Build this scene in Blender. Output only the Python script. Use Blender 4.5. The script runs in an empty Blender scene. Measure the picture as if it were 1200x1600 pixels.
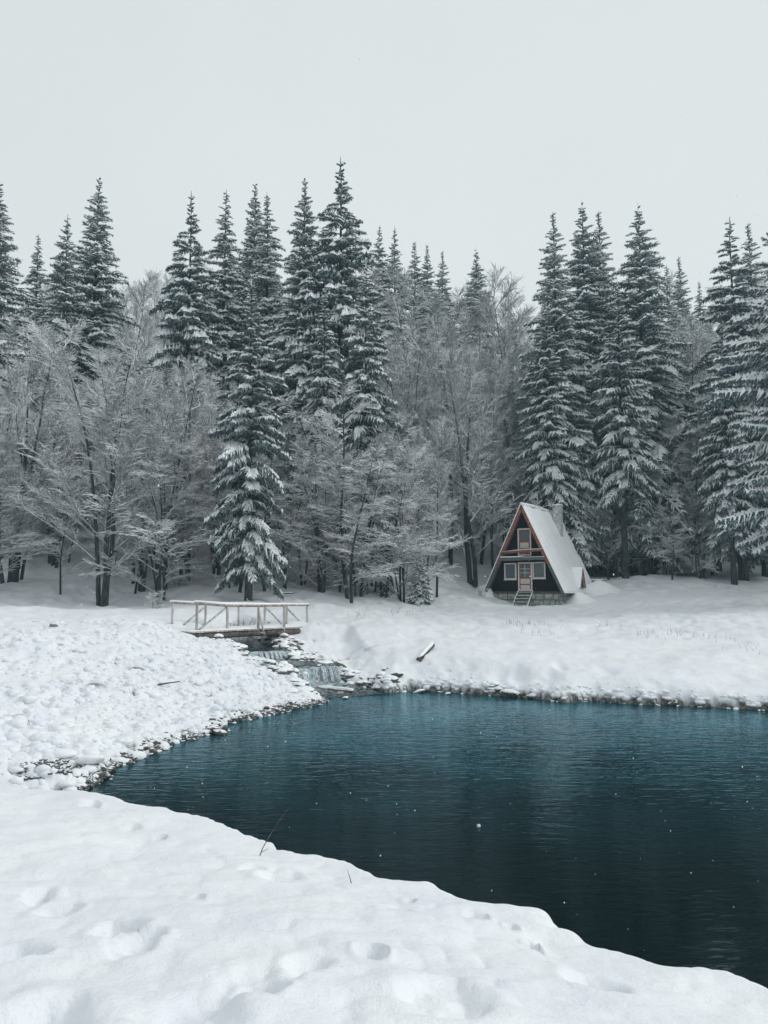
import bpy, math, random
import numpy as np
from mathutils import Vector, Matrix
R = math.radians
random.seed(7); RNG = np.random.default_rng(7)
scene = bpy.context.scene
COL = scene.collection

# ------------------------------------------------------------------ camera, world, sun, exposure
EYE = 3.6                      # eye height above the pond (z = 0)
PITCH = math.atan(127/1200)
cam_d = bpy.data.cameras.new('camera'); cam = bpy.data.objects.new('camera', cam_d); COL.objects.link(cam)
cam.location = (0, 0, EYE); cam.rotation_euler = (math.pi/2+PITCH, 0, 0)
cam_d.sensor_fit = 'VERTICAL'; cam_d.sensor_height = 36; cam_d.lens = 27; cam_d.clip_end = 2000; cam_d.clip_start = .05
scene.camera = cam
w = bpy.data.worlds.new('World'); scene.world = w; w.use_nodes = True
nt = w.node_tree; nt.nodes.clear()
out = nt.nodes.new('ShaderNodeOutputWorld'); bg = nt.nodes.new('ShaderNodeBackground')
sky = nt.nodes.new('ShaderNodeTexSky'); sky.sky_type = 'NISHITA'; sky.sun_disc = False
sky.sun_elevation = R(37); sky.sun_rotation = R(82)
bg.inputs['Strength'].default_value = .1
nt.links.new(sky.outputs[0], bg.inputs['Color'])
hs = nt.nodes.new('ShaderNodeHueSaturation'); hs.inputs['Saturation'].default_value = .2
nt.links.new(sky.outputs[0], hs.inputs['Color']); nt.links.new(hs.outputs[0], bg.inputs['Color'])
bg2 = nt.nodes.new('ShaderNodeBackground')                      # the even cloud deck of a snowy day
bg2.inputs['Color'].default_value = (.72, .765, .778, 1); bg2.inputs['Strength'].default_value = 1.0
tcw = nt.nodes.new('ShaderNodeTexCoord'); nw = nt.nodes.new('ShaderNodeTexNoise'); nw.inputs['Scale'].default_value = 1.6; nw.inputs['Detail'].default_value = 3; nt.links.new(tcw.outputs['Generated'], nw.inputs[0])
rw = nt.nodes.new('ShaderNodeValToRGB'); rw.color_ramp.elements[0].position = .3; rw.color_ramp.elements[1].position = .7
rw.color_ramp.elements[0].color = (.695, .737, .748, 1); rw.color_ramp.elements[1].color = (.755, .795, .805, 1); nt.links.new(nw.outputs[0], rw.inputs[0]); nt.links.new(rw.outputs[0], bg2.inputs['Color'])
mx = nt.nodes.new('ShaderNodeMixShader'); mx.inputs[0].default_value = .93
nt.links.new(bg.outputs[0], mx.inputs[1]); nt.links.new(bg2.outputs[0], mx.inputs[2]); nt.links.new(mx.outputs[0], out.inputs[0])
sd_ = bpy.data.lights.new('sun', 'SUN'); sun = bpy.data.objects.new('sun', sd_); COL.objects.link(sun)
sd_.energy = 1.4; sd_.angle = R(26); sd_.color = (1, .98, .95)
sun.rotation_euler = Vector((-.74, -.10, -.56)).to_track_quat('-Z', 'Y').to_euler()
scene.view_settings.view_transform = 'Standard'; scene.view_settings.look = 'None'
scene.view_settings.exposure = 0.06; scene.view_settings.gamma = 1
scene.render.engine = 'CYCLES'
scene.cycles.max_bounces = 6; scene.cycles.diffuse_bounces = 4; scene.cycles.glossy_bounces = 3
scene.cycles.volume_bounces = 1; scene.cycles.transparent_max_bounces = 8

def ray(px, py):
    cx = (px-600)/1200; cy = (800-py)/1200
    c, s = math.cos(PITCH), math.sin(PITCH)
    den = c - cy*s
    return cx/den, (s+cy*c)/den            # x per metre of y, z per metre of y
def P(px, py, d): a, b = ray(px, py); return (a*d, d, EYE+b*d)
def Q(px, py, z): a, b = ray(px, py); d = (z-EYE)/b; return (a*d, d, z)

# ------------------------------------------------------------------ noise
def _h(ix, iy, s):
    n = (ix.astype(np.int64)*374761393 + iy.astype(np.int64)*668265263 + s*1442695041) & 0x7fffffff
    n = ((n ^ (n >> 13))*1274126177) & 0x7fffffff
    return ((n ^ (n >> 16)) & 0xffff)/65535.
def vnoise(x, y, s=0):
    ix, iy = np.floor(x), np.floor(y); fx, fy = x-ix, y-iy
    fx = fx*fx*fx*(fx*(fx*6-15)+10); fy = fy*fy*fy*(fy*(fy*6-15)+10)
    a, b, c, d = _h(ix, iy, s), _h(ix+1, iy, s), _h(ix, iy+1, s), _h(ix+1, iy+1, s)
    return (a+(b-a)*fx)*(1-fy)+(c+(d-c)*fx)*fy - .5
def worley(x, y, s=0):
    ix, iy = np.floor(x), np.floor(y); best = np.full(x.shape, 9.); cid = np.zeros(x.shape)
    for i in (-1, 0, 1):
        for j in (-1, 0, 1):
            cx, cy = ix+i, iy+j
            d = (cx+_h(cx, cy, s)-x)**2+(cy+_h(cx, cy, s+7)-y)**2
            m = d < best; best = np.where(m, d, best); cid = np.where(m, _h(cx, cy, s+3), cid)
    return best, cid
def sstep(a, b, x): t = np.clip((x-a)/(b-a), 0, 1); return t*t*(3-2*t)

# ------------------------------------------------------------------ terrain
EDGE = [(-60,1222,.95),(0,1225,.95),(90,1236,.92),(170,1240,.9),(215,1262,.9),(270,1270,.92),(330,1288,.92),(375,1322,.92),(470,1338,.95),
        (540,1362,.95),(600,1374,.98),(655,1379,1.),(700,1402,1.),(760,1426,1.02),(850,1440,1.05),(882,1482,1.05),(912,1505,1.05),
        (1000,1513,1.08),(1045,1524,1.1),(1082,1513,1.1),(1125,1520,1.1),(1200,1557,1.1),(1260,1575,1.1)]
edge_w = np.array([Q(*e) for e in EDGE])
CP = [(0,0,2.0),(-3,0,2.05),(3,0,1.85),(0,-6,2.3),(9,-6,2.),(-10,-4,2.2),(-9,5,1.5),(-12,10,1.3),(6,1,1.5),(-30,-20,3),(30,-20,2.5)]
CP += [tuple(e) for e in edge_w[::1]]
CP += [Q(0,1400,1.36),Q(200,1350,1.2),Q(0,1560,1.72),Q(400,1500,1.5),Q(800,1550,1.48),Q(1190,1610,1.3),Q(600,1430,1.22),Q(600,1590,1.85)]
# left bank
SHL = [(60,1246),(120,1240),(160,1222),(190,1197),(215,1186),(270,1164),(310,1152),(350,1140),(352,1133),(440,1112),(500,1100),(542,1091)]
CP += [Q(a,b,.06) for a,b in SHL[2::2]]
CP += [P(0,985,27),P(120,979,28.5),P(230,976,29.5),P(290,983,30),Q(50,1100,.83),P(200,1060,24),P(400,1055,27.5),P(440,1075,27.3),
       P(0,953,33),P(200,957,33.5),P(370,966,35),P(100,968,31),P(0,945,38.5),P(200,944,40),P(360,935,41),(-12,15,.9),(-18,28,2.4),(-30,33,2.8),(-20,20,1.8)]
# far bank, meadow
CP += [P(600,1058,28.6),P(600,1010,31.5),P(600,975,36),P(600,950,42),P(600,925,49),P(500,985,34.5),P(500,958,39),P(500,925,45),P(700,1050,28),P(700,1000,32.5),
       P(700,965,40),P(720,935,50),P(900,1062,26.4),P(900,1025,29.5),P(900,985,35),P(880,947,49),P(820,947,51),P(1100,1064,26),P(1100,1025,29.5),
       P(1100,985,35.5),P(1100,950,45),P(1000,930,53),P(1180,905,62),P(1000,900,61),P(1200,930,51),P(940,915,58),(25,24,.7),(30,35,2.2),(40,50,3.2),(30,5,.8),(45,0,2),(26,14,.5)]
# forest slope
CP += [(-40,45,5),(-15,47,5.),(-5,52,5.8),(3,55,5.),(10,60,4.4),(20,66,5.0),(40,66,5.5),(-40,60,10),(-15,62,10.5),(0,66,9.5),(12,74,8.5),(30,78,9),
       (-40,80,18),(0,82,17),(40,88,15),(-80,60,10),(80,60,7),(-60,110,28),(0,110,27),(60,110,26),(0,160,36),(-120,160,34),(120,160,34),(0,400,50),(-300,300,40),(300,300,40),
       (-200,0,6),(200,0,6),(0,-200,5),(-200,-200,5),(200,-200,5)]
CP = np.array(CP, float)
def _tk(r2): return np.where(r2 > 1e-9, .5*r2*np.log(np.maximum(r2, 1e-9)), 0)
_n = len(CP); _A = np.zeros((_n+3, _n+3))
_A[:_n,:_n] = _tk((CP[:,None,0]-CP[None,:,0])**2+(CP[:,None,1]-CP[None,:,1])**2)+np.eye(_n)*.25
_A[:_n,_n] = 1; _A[:_n,_n+1:] = CP[:,:2]; _A[_n,:_n] = 1; _A[_n+1:,:_n] = CP[:,:2].T
_W = np.linalg.solve(_A, np.concatenate([CP[:,2], np.zeros(3)]))
def tps(x, y):
    z = _W[_n]+_W[_n+1]*x+_W[_n+2]*y
    for i in range(_n): z = z+_W[i]*_tk((x-CP[i,0])**2+(y-CP[i,1])**2)
    return z
# pond outline, world metres
SHF = [(545,1084),(575,1078),(600,1083),(640,1080),(700,1082),(760,1086),(840,1092),(880,1097),(930,1096),(960,1098),(1080,1104),(1200,1110),(1300,1114)]
poly = [Q(a,b,0)[:2] for a,b in SHL]+[Q(a,b,0)[:2] for a,b in SHF]+[(24,22),(26,12),(20,5),(12,3.2),(7,4.0)]
off = []
for e in edge_w[::-1]:
    r = math.hypot(e[0], e[1]); k = (r+.55)/r; off.append((e[0]*k+.1, e[1]*k))
poly += off[:-1]+[(-8.2,13.2)]
poly = np.array(poly)
def sdist(x, y):                               # > 0 on land
    d2 = np.full(x.shape, 1e9); inside = np.zeros(x.shape, bool)
    n = len(poly)
    for i in range(n):
        a, b = poly[i], poly[(i+1) % n]; e = b-a; wx, wy = x-a[0], y-a[1]
        t = np.clip((wx*e[0]+wy*e[1])/(e@e+1e-12), 0, 1)
        d2 = np.minimum(d2, (wx-t*e[0])**2+(wy-t*e[1])**2)
        if a[1] != b[1]:
            c = ((a[1] > y) != (b[1] > y)) & (x < (b[0]-a[0])*(y-a[1])/(b[1]-a[1])+a[0]); inside ^= c
    d = np.sqrt(d2); return np.where(inside, -d, d)
# stream centre line: x, y, water level, half width
ST = np.array([(-7.0,36.2,1.95,.15),(-6.7,35.4,1.5,.5),(-6.1,34.2,1.45,.75),(-5.35,32.2,1.38,.8),(-4.75,30.95,1.34,.8),(-4.55,30.6,1.30,.8),(-4.45,30.42,1.0,.8),(-3.9,30.1,.95,.7),
               (-3.2,29.75,.92,.75),(-2.75,29.45,.88,.85),(-2.55,29.25,.80,.85),(-2.4,29.05,.30,.9),(-2.0,28.7,.2,.95),(-1.5,28.1,.06,1.1),(-1.1,27.4,-.01,1.3)])
def stream_near(x, y):
    best = np.full(x.shape, 1e9); zw = np.zeros(x.shape); hw = np.zeros(x.shape)
    for i in range(len(ST)-1):
        a, b = ST[i], ST[i+1]; e = (b-a)[:2]
        t = np.clip(((x-a[0])*e[0]+(y-a[1])*e[1])/(e@e), 0, 1)
        d = np.hypot(x-a[0]-t*e[0], y-a[1]-t*e[1]); m = d < best
        best = np.where(m, d, best); zw = np.where(m, a[2]+(b[2]-a[2])*t, zw); hw = np.where(m, a[3]+(b[3]-a[3])*t, hw)
    return best, zw, hw
# footprints and hollows in the near snow: px, py, z guess, radius, depth
DENT = [(185,1478,1.42,.14,.10),(225,1500,1.44,.10,.05),(90,1425,1.4,.12,.06),(200,1515,1.46,.13,.03),(60,1405,1.36,.1,.04),(440,1380,1.12,.16,.07),(395,1362,1.1,.1,.04),
        (580,1492,1.5,.08,.08),(305,1413,1.3,.06,.06),(250,1310,1.08,.06,.05),(205,1298,1.05,.09,.05),(10,1490,1.6,.14,.06),(50,1485,1.6,.1,.04),(480,1525,1.55,.12,.04),
        (410,1570,1.6,.1,.07),(395,1555,1.6,.2,.03),(640,1408,1.12,.05,.06),(930,1530,1.3,.16,.04),(800,1452,1.1,.05,.05),(60,1590,1.75,.2,.06),(140,1262,1.0,.1,.05),
        (745,1438,1.1,.08,.05),(620,1430,1.2,.12,.02),(700,1560,1.6,.2,.035),(300,1600,1.7,.2,.03),(830,1478,1.12,.05,.07),(838,1488,1.12,.04,.05)]
def far_mask(x, y): return ((y > 20) & (x > -1))*1.
def height(x, y, detail=True, full=False):
    x = np.asarray(x, float); y = np.asarray(y, float)
    z = tps(x, y); sd = sdist(x, y); r = np.hypot(x, y)
    near = 1-sstep(9.5, 13.5, y-.0*x); near = np.where(y < 9.5, 1, near)
    left = (1-near)*(1-sstep(-1.8, -.2, x)); far = 1-near-left
    wob = vnoise(x*1.3, y*1.3, 3)*.3+vnoise(x*4, y*4, 4)*.14
    sdw = sd+np.where(near > .5, vnoise(x*1.9+4, y*1.9, 5)*.42+vnoise(x*4.6, y*4.6, 6)*.14, wob*.7)
    A = near*.80+left*.05+far*.24; wd = near*.38+left*.2+far*.30; sl = near*.75+left*.30+far*.55
    t = np.clip(sdw/wd, 0, 1); prof = A*np.sqrt(np.maximum(0, 1-(1-t)**2))+sl*np.maximum(sdw, 0)+.05*np.maximum(sdw-8, 0)**2
    k = .06
    hh = np.clip(.5+.5*(prof-z)/k, 0, 1); zl = prof*(1-hh)+z*hh-k*hh*(1-hh)
    zl = np.where(sdw > 0, zl, -.05-.5*np.clip(-sdw, 0, 3))
    zl = np.where(sdw > 0, np.maximum(zl, .03*np.clip(sdw/.1, 0, 1)), zl)
    # masks
    strd, zw, hw = stream_near(x, y)
    lump = sstep(12.3, 14.5, y)*(1-sstep(25, 33, y+.12*x+vnoise(x*.5,y*.5,45)*4))*(1-sstep(-3.2, -1.4, x))
    lump = np.maximum(lump, sstep(4.6, 1.2, np.where(x > -3.4, strd, 9))*sstep(26, 27, y)*.9)
    rb = (1-sstep(2.0, 3.4, np.abs(x-1.3)))*(1-sstep(27.8, 31.5, y))*sstep(26, 26.5, y); lump = np.maximum(lump, rb*.85)
    lump = np.maximum(lump, far*(1-sstep(.25, .8, sdw))*.7*sstep(20, 22, y))
    und = (vnoise(x*.35, y*.35, 11)*.30+vnoise(x*.9, y*.9, 12)*.13)
    on = np.clip(sdw/.8, 0, 1)
    zl = zl+und*on*np.where(y < 12, .55, .75)
    if detail:
        smooth = (vnoise(x*2.1, y*2.1, 13)*.055+vnoise(x*4.5, y*4.5, 14)*.028+vnoise(x*11, y*11, 15)*.010+vnoise(x*23, y*23, 20)*.004)
        ridg = (.5-np.abs(vnoise(x*.8+y*.5, y*1.1-x*.3, 16)))*.10
        warp = vnoise(x*1.1, y*1.1, 17)*1.2
        slump = np.abs(vnoise(x*1.5+warp, y*2.1-warp, 18))**.7*.05+np.abs(vnoise(x*3.6-warp, y*4.4+warp, 19))**.8*.05
        zl = zl+(smooth*(.75+.4*(y > 12))+(ridg*.7+slump-.06)*(1-sstep(12,13.5,y)))*on*(1-lump*.4)
        if True:
            zl = zl+sstep(30, 36, y)*(1-sstep(60, 80, y))*(vnoise(x*1.7, y*1.2, 61)*.13+vnoise(x*5, y*3, 62)*.07+vnoise(x*9, y*6, 63)*.03)*on
        w1, c1 = worley(x/.62, y/.62, 21); w2, c2 = worley(x/.30+9, y/.30, 22); w3, c3 = worley(x/.155, y/.155+5, 23)
        L = (.6-w1)*.16*(.3+c1)+np.sqrt(np.maximum(0, .62-w2))*.15*(.25+c2)+np.sqrt(np.maximum(0, .6-w3))*.05*(.4+c3)-.08
        zl = zl+L*lump*np.clip(sdw/.25, 0, 1)*(.5+.9*np.clip(vnoise(x*.7,y*.7,71)+.5,0,1))
        for (px, py, zz, rad, dep) in DENT:
            q = Q(px, py, zz); dd = np.hypot(x-q[0], (y-q[1])*.8)/rad
            zl = zl-dep*2.0*np.exp(-(dd*(1+.35*vnoise(x*9,y*9,77)))**6)*(1+.5*vnoise(x*16,y*16,78))+dep*.3*np.exp(-((dd-1.5)/.35)**2)
        for (px, py, d, rad, dep) in [(1068,1005,33,.16,.12),(1080,1000,33.6,.14,.12),(1085,995,34.3,.14,.12),(1084,985,36,.15,.12),(1066,978,37.5,.15,.12),(1082,972,38.6,.15,.1),(948,1050,27.5,.3,.12),(875,1037,28.4,.2,.14),(860,1048,27.8,.2,.1),(812,1045,28,.3,.15),(780,1043,28,.25,.12)]:
            q = P(px, py, d); dd = np.hypot(x-q[0], (y-q[1])*.5)/rad; zl = zl-dep*np.exp(-dd**3)
    # stream channel
    rise = np.where(x > -5, .75, .6)
    chan = np.where(strd < hw, zw-.14, zw-.14+np.minimum(.3, (strd-hw)*1.4)+np.maximum(0, strd-hw-.2)*rise*np.where(y > 34, 2.2, 1)+np.maximum(0, strd-1.2)**2*.9)
    chan = chan+lump*(vnoise(x*5, y*5, 33)*.16+vnoise(x*2, y*2, 34)*.2)*np.clip((strd-hw)/.3, 0, 1)
    zl = np.where(strd < 6, np.minimum(zl, chan), zl)
    # apron round the cabin: level
    if not full: return zl
    wl = np.where((strd-hw < 1.0) & (y > 27.5), zw, 0.)
    fm = far_mask(x, y); bare = (1-sstep(.10, .17, zl-wl+(vnoise(x*3, y*3, 41)*.10+vnoise(x*9, y*9, 42)*.10)*(1-.55*fm)-.08*fm+.045*(1-fm)*(y > 13)))
    bare = np.maximum(bare, lump*sstep(.10, .22, vnoise(x*.9, y*.9, 43)*.8+vnoise(x*4, y*4, 44)*.6)*sstep(.42, .62, w2)*.95)
    for px, py, zz, rx, ry in [(138,1062,1.15,.55,.3),(35,1122,.72,.45,.5),(165,1183,.3,.5,.5),(300,1035,1.5,.3,.3),(215,1010,1.9,.4,.3)]:
        q = Q(px, py, zz); bare = np.maximum(bare, np.exp(-((x-q[0])/rx)**2-((y-q[1])/ry)**2)*sstep(.02, .2, vnoise(x*5, y*5, 46)+.12)*.95)
    return zl, np.clip(bare, 0, 1), lump

def H(x, y): return float(height(np.array([x], float), np.array([y], float), False)[0])

# ------------------------------------------------------------------ materials
def mat(name):
    m = bpy.data.materials.new(name); m.use_nodes = True; n = m.node_tree
    return m, n, n.nodes['Principled BSDF']
def noise_mat(name, c1, c2, scale=5, rough=.8, bump=.0, bscale=40, detail=6, stretch=(1,1,1), spec=.3, coord='Object'):
    m, n, b = mat(name); N = n.nodes.new; Lk = n.links.new
    tc = N('ShaderNodeTexCoord'); mp = N('ShaderNodeMapping'); mp.inputs['Scale'].default_value = stretch
    Lk(tc.outputs[coord], mp.inputs[0])
    t = N('ShaderNodeTexNoise'); t.inputs['Scale'].default_value = scale; t.inputs['Detail'].default_value = detail; Lk(mp.outputs[0], t.inputs[0])
    r = N('ShaderNodeValToRGB'); r.color_ramp.elements[0].position = .35; r.color_ramp.elements[1].position = .65
    r.color_ramp.elements[0].color = (*c1, 1); r.color_ramp.elements[1].color = (*c2, 1)
    Lk(t.outputs[0], r.inputs[0]); Lk(r.outputs[0], b.inputs['Base Color'])
    b.inputs['Roughness'].default_value = rough; b.inputs['Specular IOR Level'].default_value = spec
    if bump:
        t2 = N('ShaderNodeTexNoise'); t2.inputs['Scale'].default_value = bscale; t2.inputs['Detail'].default_value = 4; Lk(mp.outputs[0], t2.inputs[0])
        bp = N('ShaderNodeBump'); bp.inputs['Strength'].default_value = bump; bp.inputs['Distance'].default_value = .02; Lk(t2.outputs[0], bp.inputs['Height']); Lk(bp.outputs[0], b.inputs['Normal'])
    return m
SNOWC = (.86, .885, .91)
M = {}
M['snow'] = noise_mat('snow', (.86,.88,.90), (.91,.92,.93), 3, .55, .25, 60)
M['branch_snow'] = noise_mat('branch_snow', (.76,.80,.82), (.90,.92,.93), 2, .7)
M['rime'] = noise_mat('rime', (.78,.80,.82), (.93,.94,.95), 1.5, .8)
M['needles'] = noise_mat('needles', (.010,.030,.036), (.26,.33,.345), 11, .8, spec=.1)
M['bark'] = noise_mat('bark', (.014,.018,.020), (.07,.078,.080), 3, .9, .6, 20, stretch=(3,3,.6))
M['twig_bark'] = noise_mat('twig_bark', (.14,.16,.17), (.34,.36,.375), 2, .9)
M['red'] = noise_mat('red_paint', (.16,.052,.038), (.34,.15,.11), 6, .7, .3, 30, stretch=(1,1,4))
M['black_wood'] = noise_mat('black_wood', (.005,.006,.008), (.016,.018,.021), 6, .85, .3, 30, stretch=(1,1,8), spec=.08)
M['grey_wood'] = noise_mat('grey_wood', (.06,.07,.075), (.17,.18,.18), 8, .85, .5, 40, stretch=(1,1,5))
M['white_paint'] = noise_mat('white_paint', (.55,.52,.50), (.78,.76,.74), 9, .6)
M['panel'] = noise_mat('pale_panel', (.45,.40,.38), (.66,.62,.58), 9, .6)
M['chimney'] = noise_mat('chimney_render', (.28,.29,.29), (.58,.59,.58), 4, .9, .5, 30)
M['stone'] = noise_mat('stone', (.16,.175,.16), (.42,.43,.39), 3.5, .9, .7, 14)
M['mortar'] = noise_mat('mortar', (.12,.13,.12), (.22,.22,.2), 8, .95)
M['log'] = noise_mat('peeled_log', (.30,.28,.265), (.60,.575,.56), 7, .8, .4, 30, stretch=(1,1,.3))
M['dark_log'] = noise_mat('dark_log', (.05,.045,.04), (.16,.14,.12), 7, .9, .5, 30)
m, n, b = mat('window_glass'); b.inputs['Base Color'].default_value = (.10,.135,.15,1); b.inputs['Roughness'].default_value = .12; b.inputs['Specular IOR Level'].default_value = .5; M['glass'] = m
# stones with snow lying on their tops
def snowy(name, c1, c2, lo, hi, sc=8):
    m = noise_mat(name, c1, c2, sc, .75, .5, 25); n = m.node_tree; N = n.nodes.new; Lk = n.links.new
    b = n.nodes['Principled BSDF']; src = b.inputs['Base Color'].links[0].from_socket
    g = N('ShaderNodeNewGeometry'); s = N('ShaderNodeSeparateXYZ'); Lk(g.outputs['Normal'], s.inputs[0])
    t = N('ShaderNodeTexNoise'); t.inputs['Scale'].default_value = 6; Lk(g.outputs['Position'], t.inputs[0])
    a = N('ShaderNodeMath'); a.operation = 'MULTIPLY_ADD'; a.inputs[1].default_value = .9; Lk(t.outputs[0], a.inputs[0]); Lk(s.outputs[2], a.inputs[2])
    r = N('ShaderNodeMapRange'); r.inputs[1].default_value = lo+.45; r.inputs[2].default_value = hi+.45; Lk(a.outputs[0], r.inputs[0])
    mx = N('ShaderNodeMix'); mx.data_type = 'RGBA'; Lk(r.outputs[0], mx.inputs[0]); Lk(src, mx.inputs[6]); mx.inputs[7].default_value = (*SNOWC, 1)
    Lk(mx.outputs[2], b.inputs['Base Color']); return m
M['wet_stone'] = snowy('wet_stone', (.03,.033,.032), (.13,.125,.11), .75, .95)
M['snow_stone'] = snowy('snow_topped_stone', (.05,.055,.055), (.20,.20,.185), .15, .45)
M['grey_stone'] = snowy('grey_boulder', (.14,.15,.15), (.30,.30,.29), .6, .9)
M['snow_log'] = snowy('snow_topped_log', (.06,.055,.05), (.2,.18,.16), .35, .6)
M['snow_rail'] = snowy('peeled_log_with_snow', (.22,.16,.125), (.46,.40,.36), .5, .8)
# terrain material
m, n, b = mat('snow_ground'); N = n.nodes.new; Lk = n.links.new
at = N('ShaderNodeAttribute'); at.attribute_name = 'bare'
g = N('ShaderNodeNewGeometry')
v = N('ShaderNodeTexVoronoi'); v.inputs['Scale'].default_value = 11; Lk(g.outputs['Position'], v.inputs[0])
pr = N('ShaderNodeValToRGB'); e = pr.color_ramp.elements; e[0].color = (.02,.022,.022,1); e[1].color = (.20,.19,.16,1)
sx = N('ShaderNodeSeparateColor'); Lk(v.outputs['Color'], sx.inputs[0]); Lk(sx.outputs[0], pr.inputs[0])
ns = N('ShaderNodeTexNoise'); ns.inputs['Scale'].default_value = 1.2; ns.inputs['Detail'].default_value = 8; Lk(g.outputs['Position'], ns.inputs[0])
sr = N('ShaderNodeValToRGB'); e = sr.color_ramp.elements; e[0].position = .35; e[1].position = .65; e[0].color = (.77,.79,.84,1); e[1].color = (.82,.845,.865,1); Lk(ns.outputs[0], sr.inputs[0])
mxx = N('ShaderNodeMix'); mxx.data_type = 'RGBA'; Lk(at.outputs['Fac'], mxx.inputs[0]); Lk(sr.outputs[0], mxx.inputs[6]); Lk(pr.outputs[0], mxx.inputs[7]); Lk(mxx.outputs[2], b.inputs['Base Color'])
b.inputs['Roughness'].default_value = .6; b.inputs['Specular IOR Level'].default_value = .25
n1 = N('ShaderNodeTexNoise'); n1.inputs['Scale'].default_value = 55; n1.inputs['Detail'].default_value = 5; Lk(g.outputs['Position'], n1.inputs[0])
n2 = N('ShaderNodeTexNoise'); n2.inputs['Scale'].default_value = 9; n2.inputs['Detail'].default_value = 4; Lk(g.outputs['Position'], n2.inputs[0])
b1 = N('ShaderNodeBump'); b1.inputs['Distance'].default_value = .006; b1.inputs['Strength'].default_value = 1; Lk(n1.outputs[0], b1.inputs['Height'])
b2 = N('ShaderNodeBump'); b2.inputs['Distance'].default_value = .04; b2.inputs['Strength'].default_value = .5; Lk(n2.outputs[0], b2.inputs['Height']); Lk(b1.outputs[0], b2.inputs['Normal'])
Lk(b2.outputs[0], b.inputs['Normal']); M['ground'] = m
# water
m, n, b = mat('pond_water'); N = n.nodes.new; Lk = n.links.new
g = N('ShaderNodeNewGeometry')
b.inputs['Base Color'].default_value = (.006,.020,.026,1); b.inputs['Roughness'].default_value = .04; b.inputs['IOR'].default_value = 1.33
sn = N('ShaderNodeTexNoise'); sn.inputs['Scale'].default_value = .35; sn.inputs['Detail'].default_value = 3; Lk(g.outputs['Position'], sn.inputs[0])
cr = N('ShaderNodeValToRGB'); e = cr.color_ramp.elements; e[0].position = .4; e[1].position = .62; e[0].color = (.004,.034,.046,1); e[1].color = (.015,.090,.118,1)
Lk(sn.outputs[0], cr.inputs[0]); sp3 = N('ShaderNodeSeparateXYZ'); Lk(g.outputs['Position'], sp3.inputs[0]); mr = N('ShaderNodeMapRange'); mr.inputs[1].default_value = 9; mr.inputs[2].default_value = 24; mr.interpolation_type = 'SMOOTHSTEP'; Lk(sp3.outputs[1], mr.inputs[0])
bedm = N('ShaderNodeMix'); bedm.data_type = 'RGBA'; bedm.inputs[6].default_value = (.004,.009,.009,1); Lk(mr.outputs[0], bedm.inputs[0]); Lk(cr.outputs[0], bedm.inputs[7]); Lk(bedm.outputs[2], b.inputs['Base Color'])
pn_ = N('ShaderNodeTexNoise'); pn_.inputs['Scale'].default_value = .22; pn_.inputs['Detail'].default_value = 2; Lk(g.outputs['Position'], pn_.inputs[0])
ra = N('ShaderNodeMapRange'); ra.inputs[1].default_value = 9; ra.inputs[2].default_value = 25; ra.inputs[3].default_value = -.15; ra.inputs[4].default_value = .7; Lk(sp3.outputs[1], ra.inputs[0])
ruf = N('ShaderNodeMath'); ruf.operation = 'ADD'; ruf.use_clamp = True; Lk(ra.outputs[0], ruf.inputs[0]); Lk(pn_.outputs[0], ruf.inputs[1])
prev = None
for sc, st, dist, strg, rot in ((1.0,(1.5,4.0,1),.016,1.0,.08),(1.0,(3.2,10,1),.010,1.0,-.12),(1.0,(7,17,1),.0035,1.0,.2)):
    mp = N('ShaderNodeMapping'); mp.inputs['Scale'].default_value = st; mp.inputs['Rotation'].default_value = (0,0,rot); Lk(g.outputs['Position'], mp.inputs[0])
    t = N('ShaderNodeTexNoise'); t.inputs['Scale'].default_value = sc; t.inputs['Detail'].default_value = 2; t.inputs['Distortion'].default_value = .4; Lk(mp.outputs[0], t.inputs[0])
    bp = N('ShaderNodeBump'); bp.inputs['Distance'].default_value = dist; Lk(ruf.outputs[0], bp.inputs['Strength']); Lk(t.outputs[0], bp.inputs['Height'])
    if prev: Lk(prev.outputs[0], bp.inputs['Normal'])
    prev = bp
b.inputs['Specular IOR Level'].default_value = 0; b.inputs['Roughness'].default_value = 1
gl = N('ShaderNodeBsdfGlossy'); gl.inputs['Color'].default_value = (.62,.87,.98,1); gl.inputs['Roughness'].default_value = .04; Lk(prev.outputs[0], gl.inputs['Normal'])
fr = N('ShaderNodeFresnel'); fr.inputs['IOR'].default_value = 1.34; Lk(prev.outputs[0], fr.inputs['Normal'])
ms = N('ShaderNodeMixShader'); Lk(fr.outputs[0], ms.inputs[0]); Lk(b.outputs[0], ms.inputs[1]); Lk(gl.outputs[0], ms.inputs[2]); Lk(ms.outputs[0], n.nodes['Material Output'].inputs['Surface']); M['water'] = m
# running water: foam by attribute
m, n, b = mat('running_water'); N = n.nodes.new; Lk = n.links.new
at = N('ShaderNodeAttribute'); at.attribute_name = 'foam'; g = N('ShaderNodeNewGeometry')
t = N('ShaderNodeTexNoise'); t.inputs['Scale'].default_value = 7; t.inputs['Detail'].default_value = 6; Lk(g.outputs['Position'], t.inputs[0])
ma = N('ShaderNodeMath'); ma.operation = 'MULTIPLY_ADD'; ma.inputs[1].default_value = 1.6; Lk(t.outputs[0], ma.inputs[0]); 
sub = N('ShaderNodeMath'); sub.operation = 'SUBTRACT'; sub.inputs[1].default_value = 1.05; Lk(at.outputs['Fac'], sub.inputs[0]); Lk(sub.outputs[0], ma.inputs[2])
cl = N('ShaderNodeClamp'); Lk(ma.outputs[0], cl.inputs[0])
mxx = N('ShaderNodeMix'); mxx.data_type = 'RGBA'; Lk(cl.outputs[0], mxx.inputs[0]); mxx.inputs[6].default_value = (.012,.028,.034,1); mxx.inputs[7].default_value = (.52,.62,.66,1)
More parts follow.
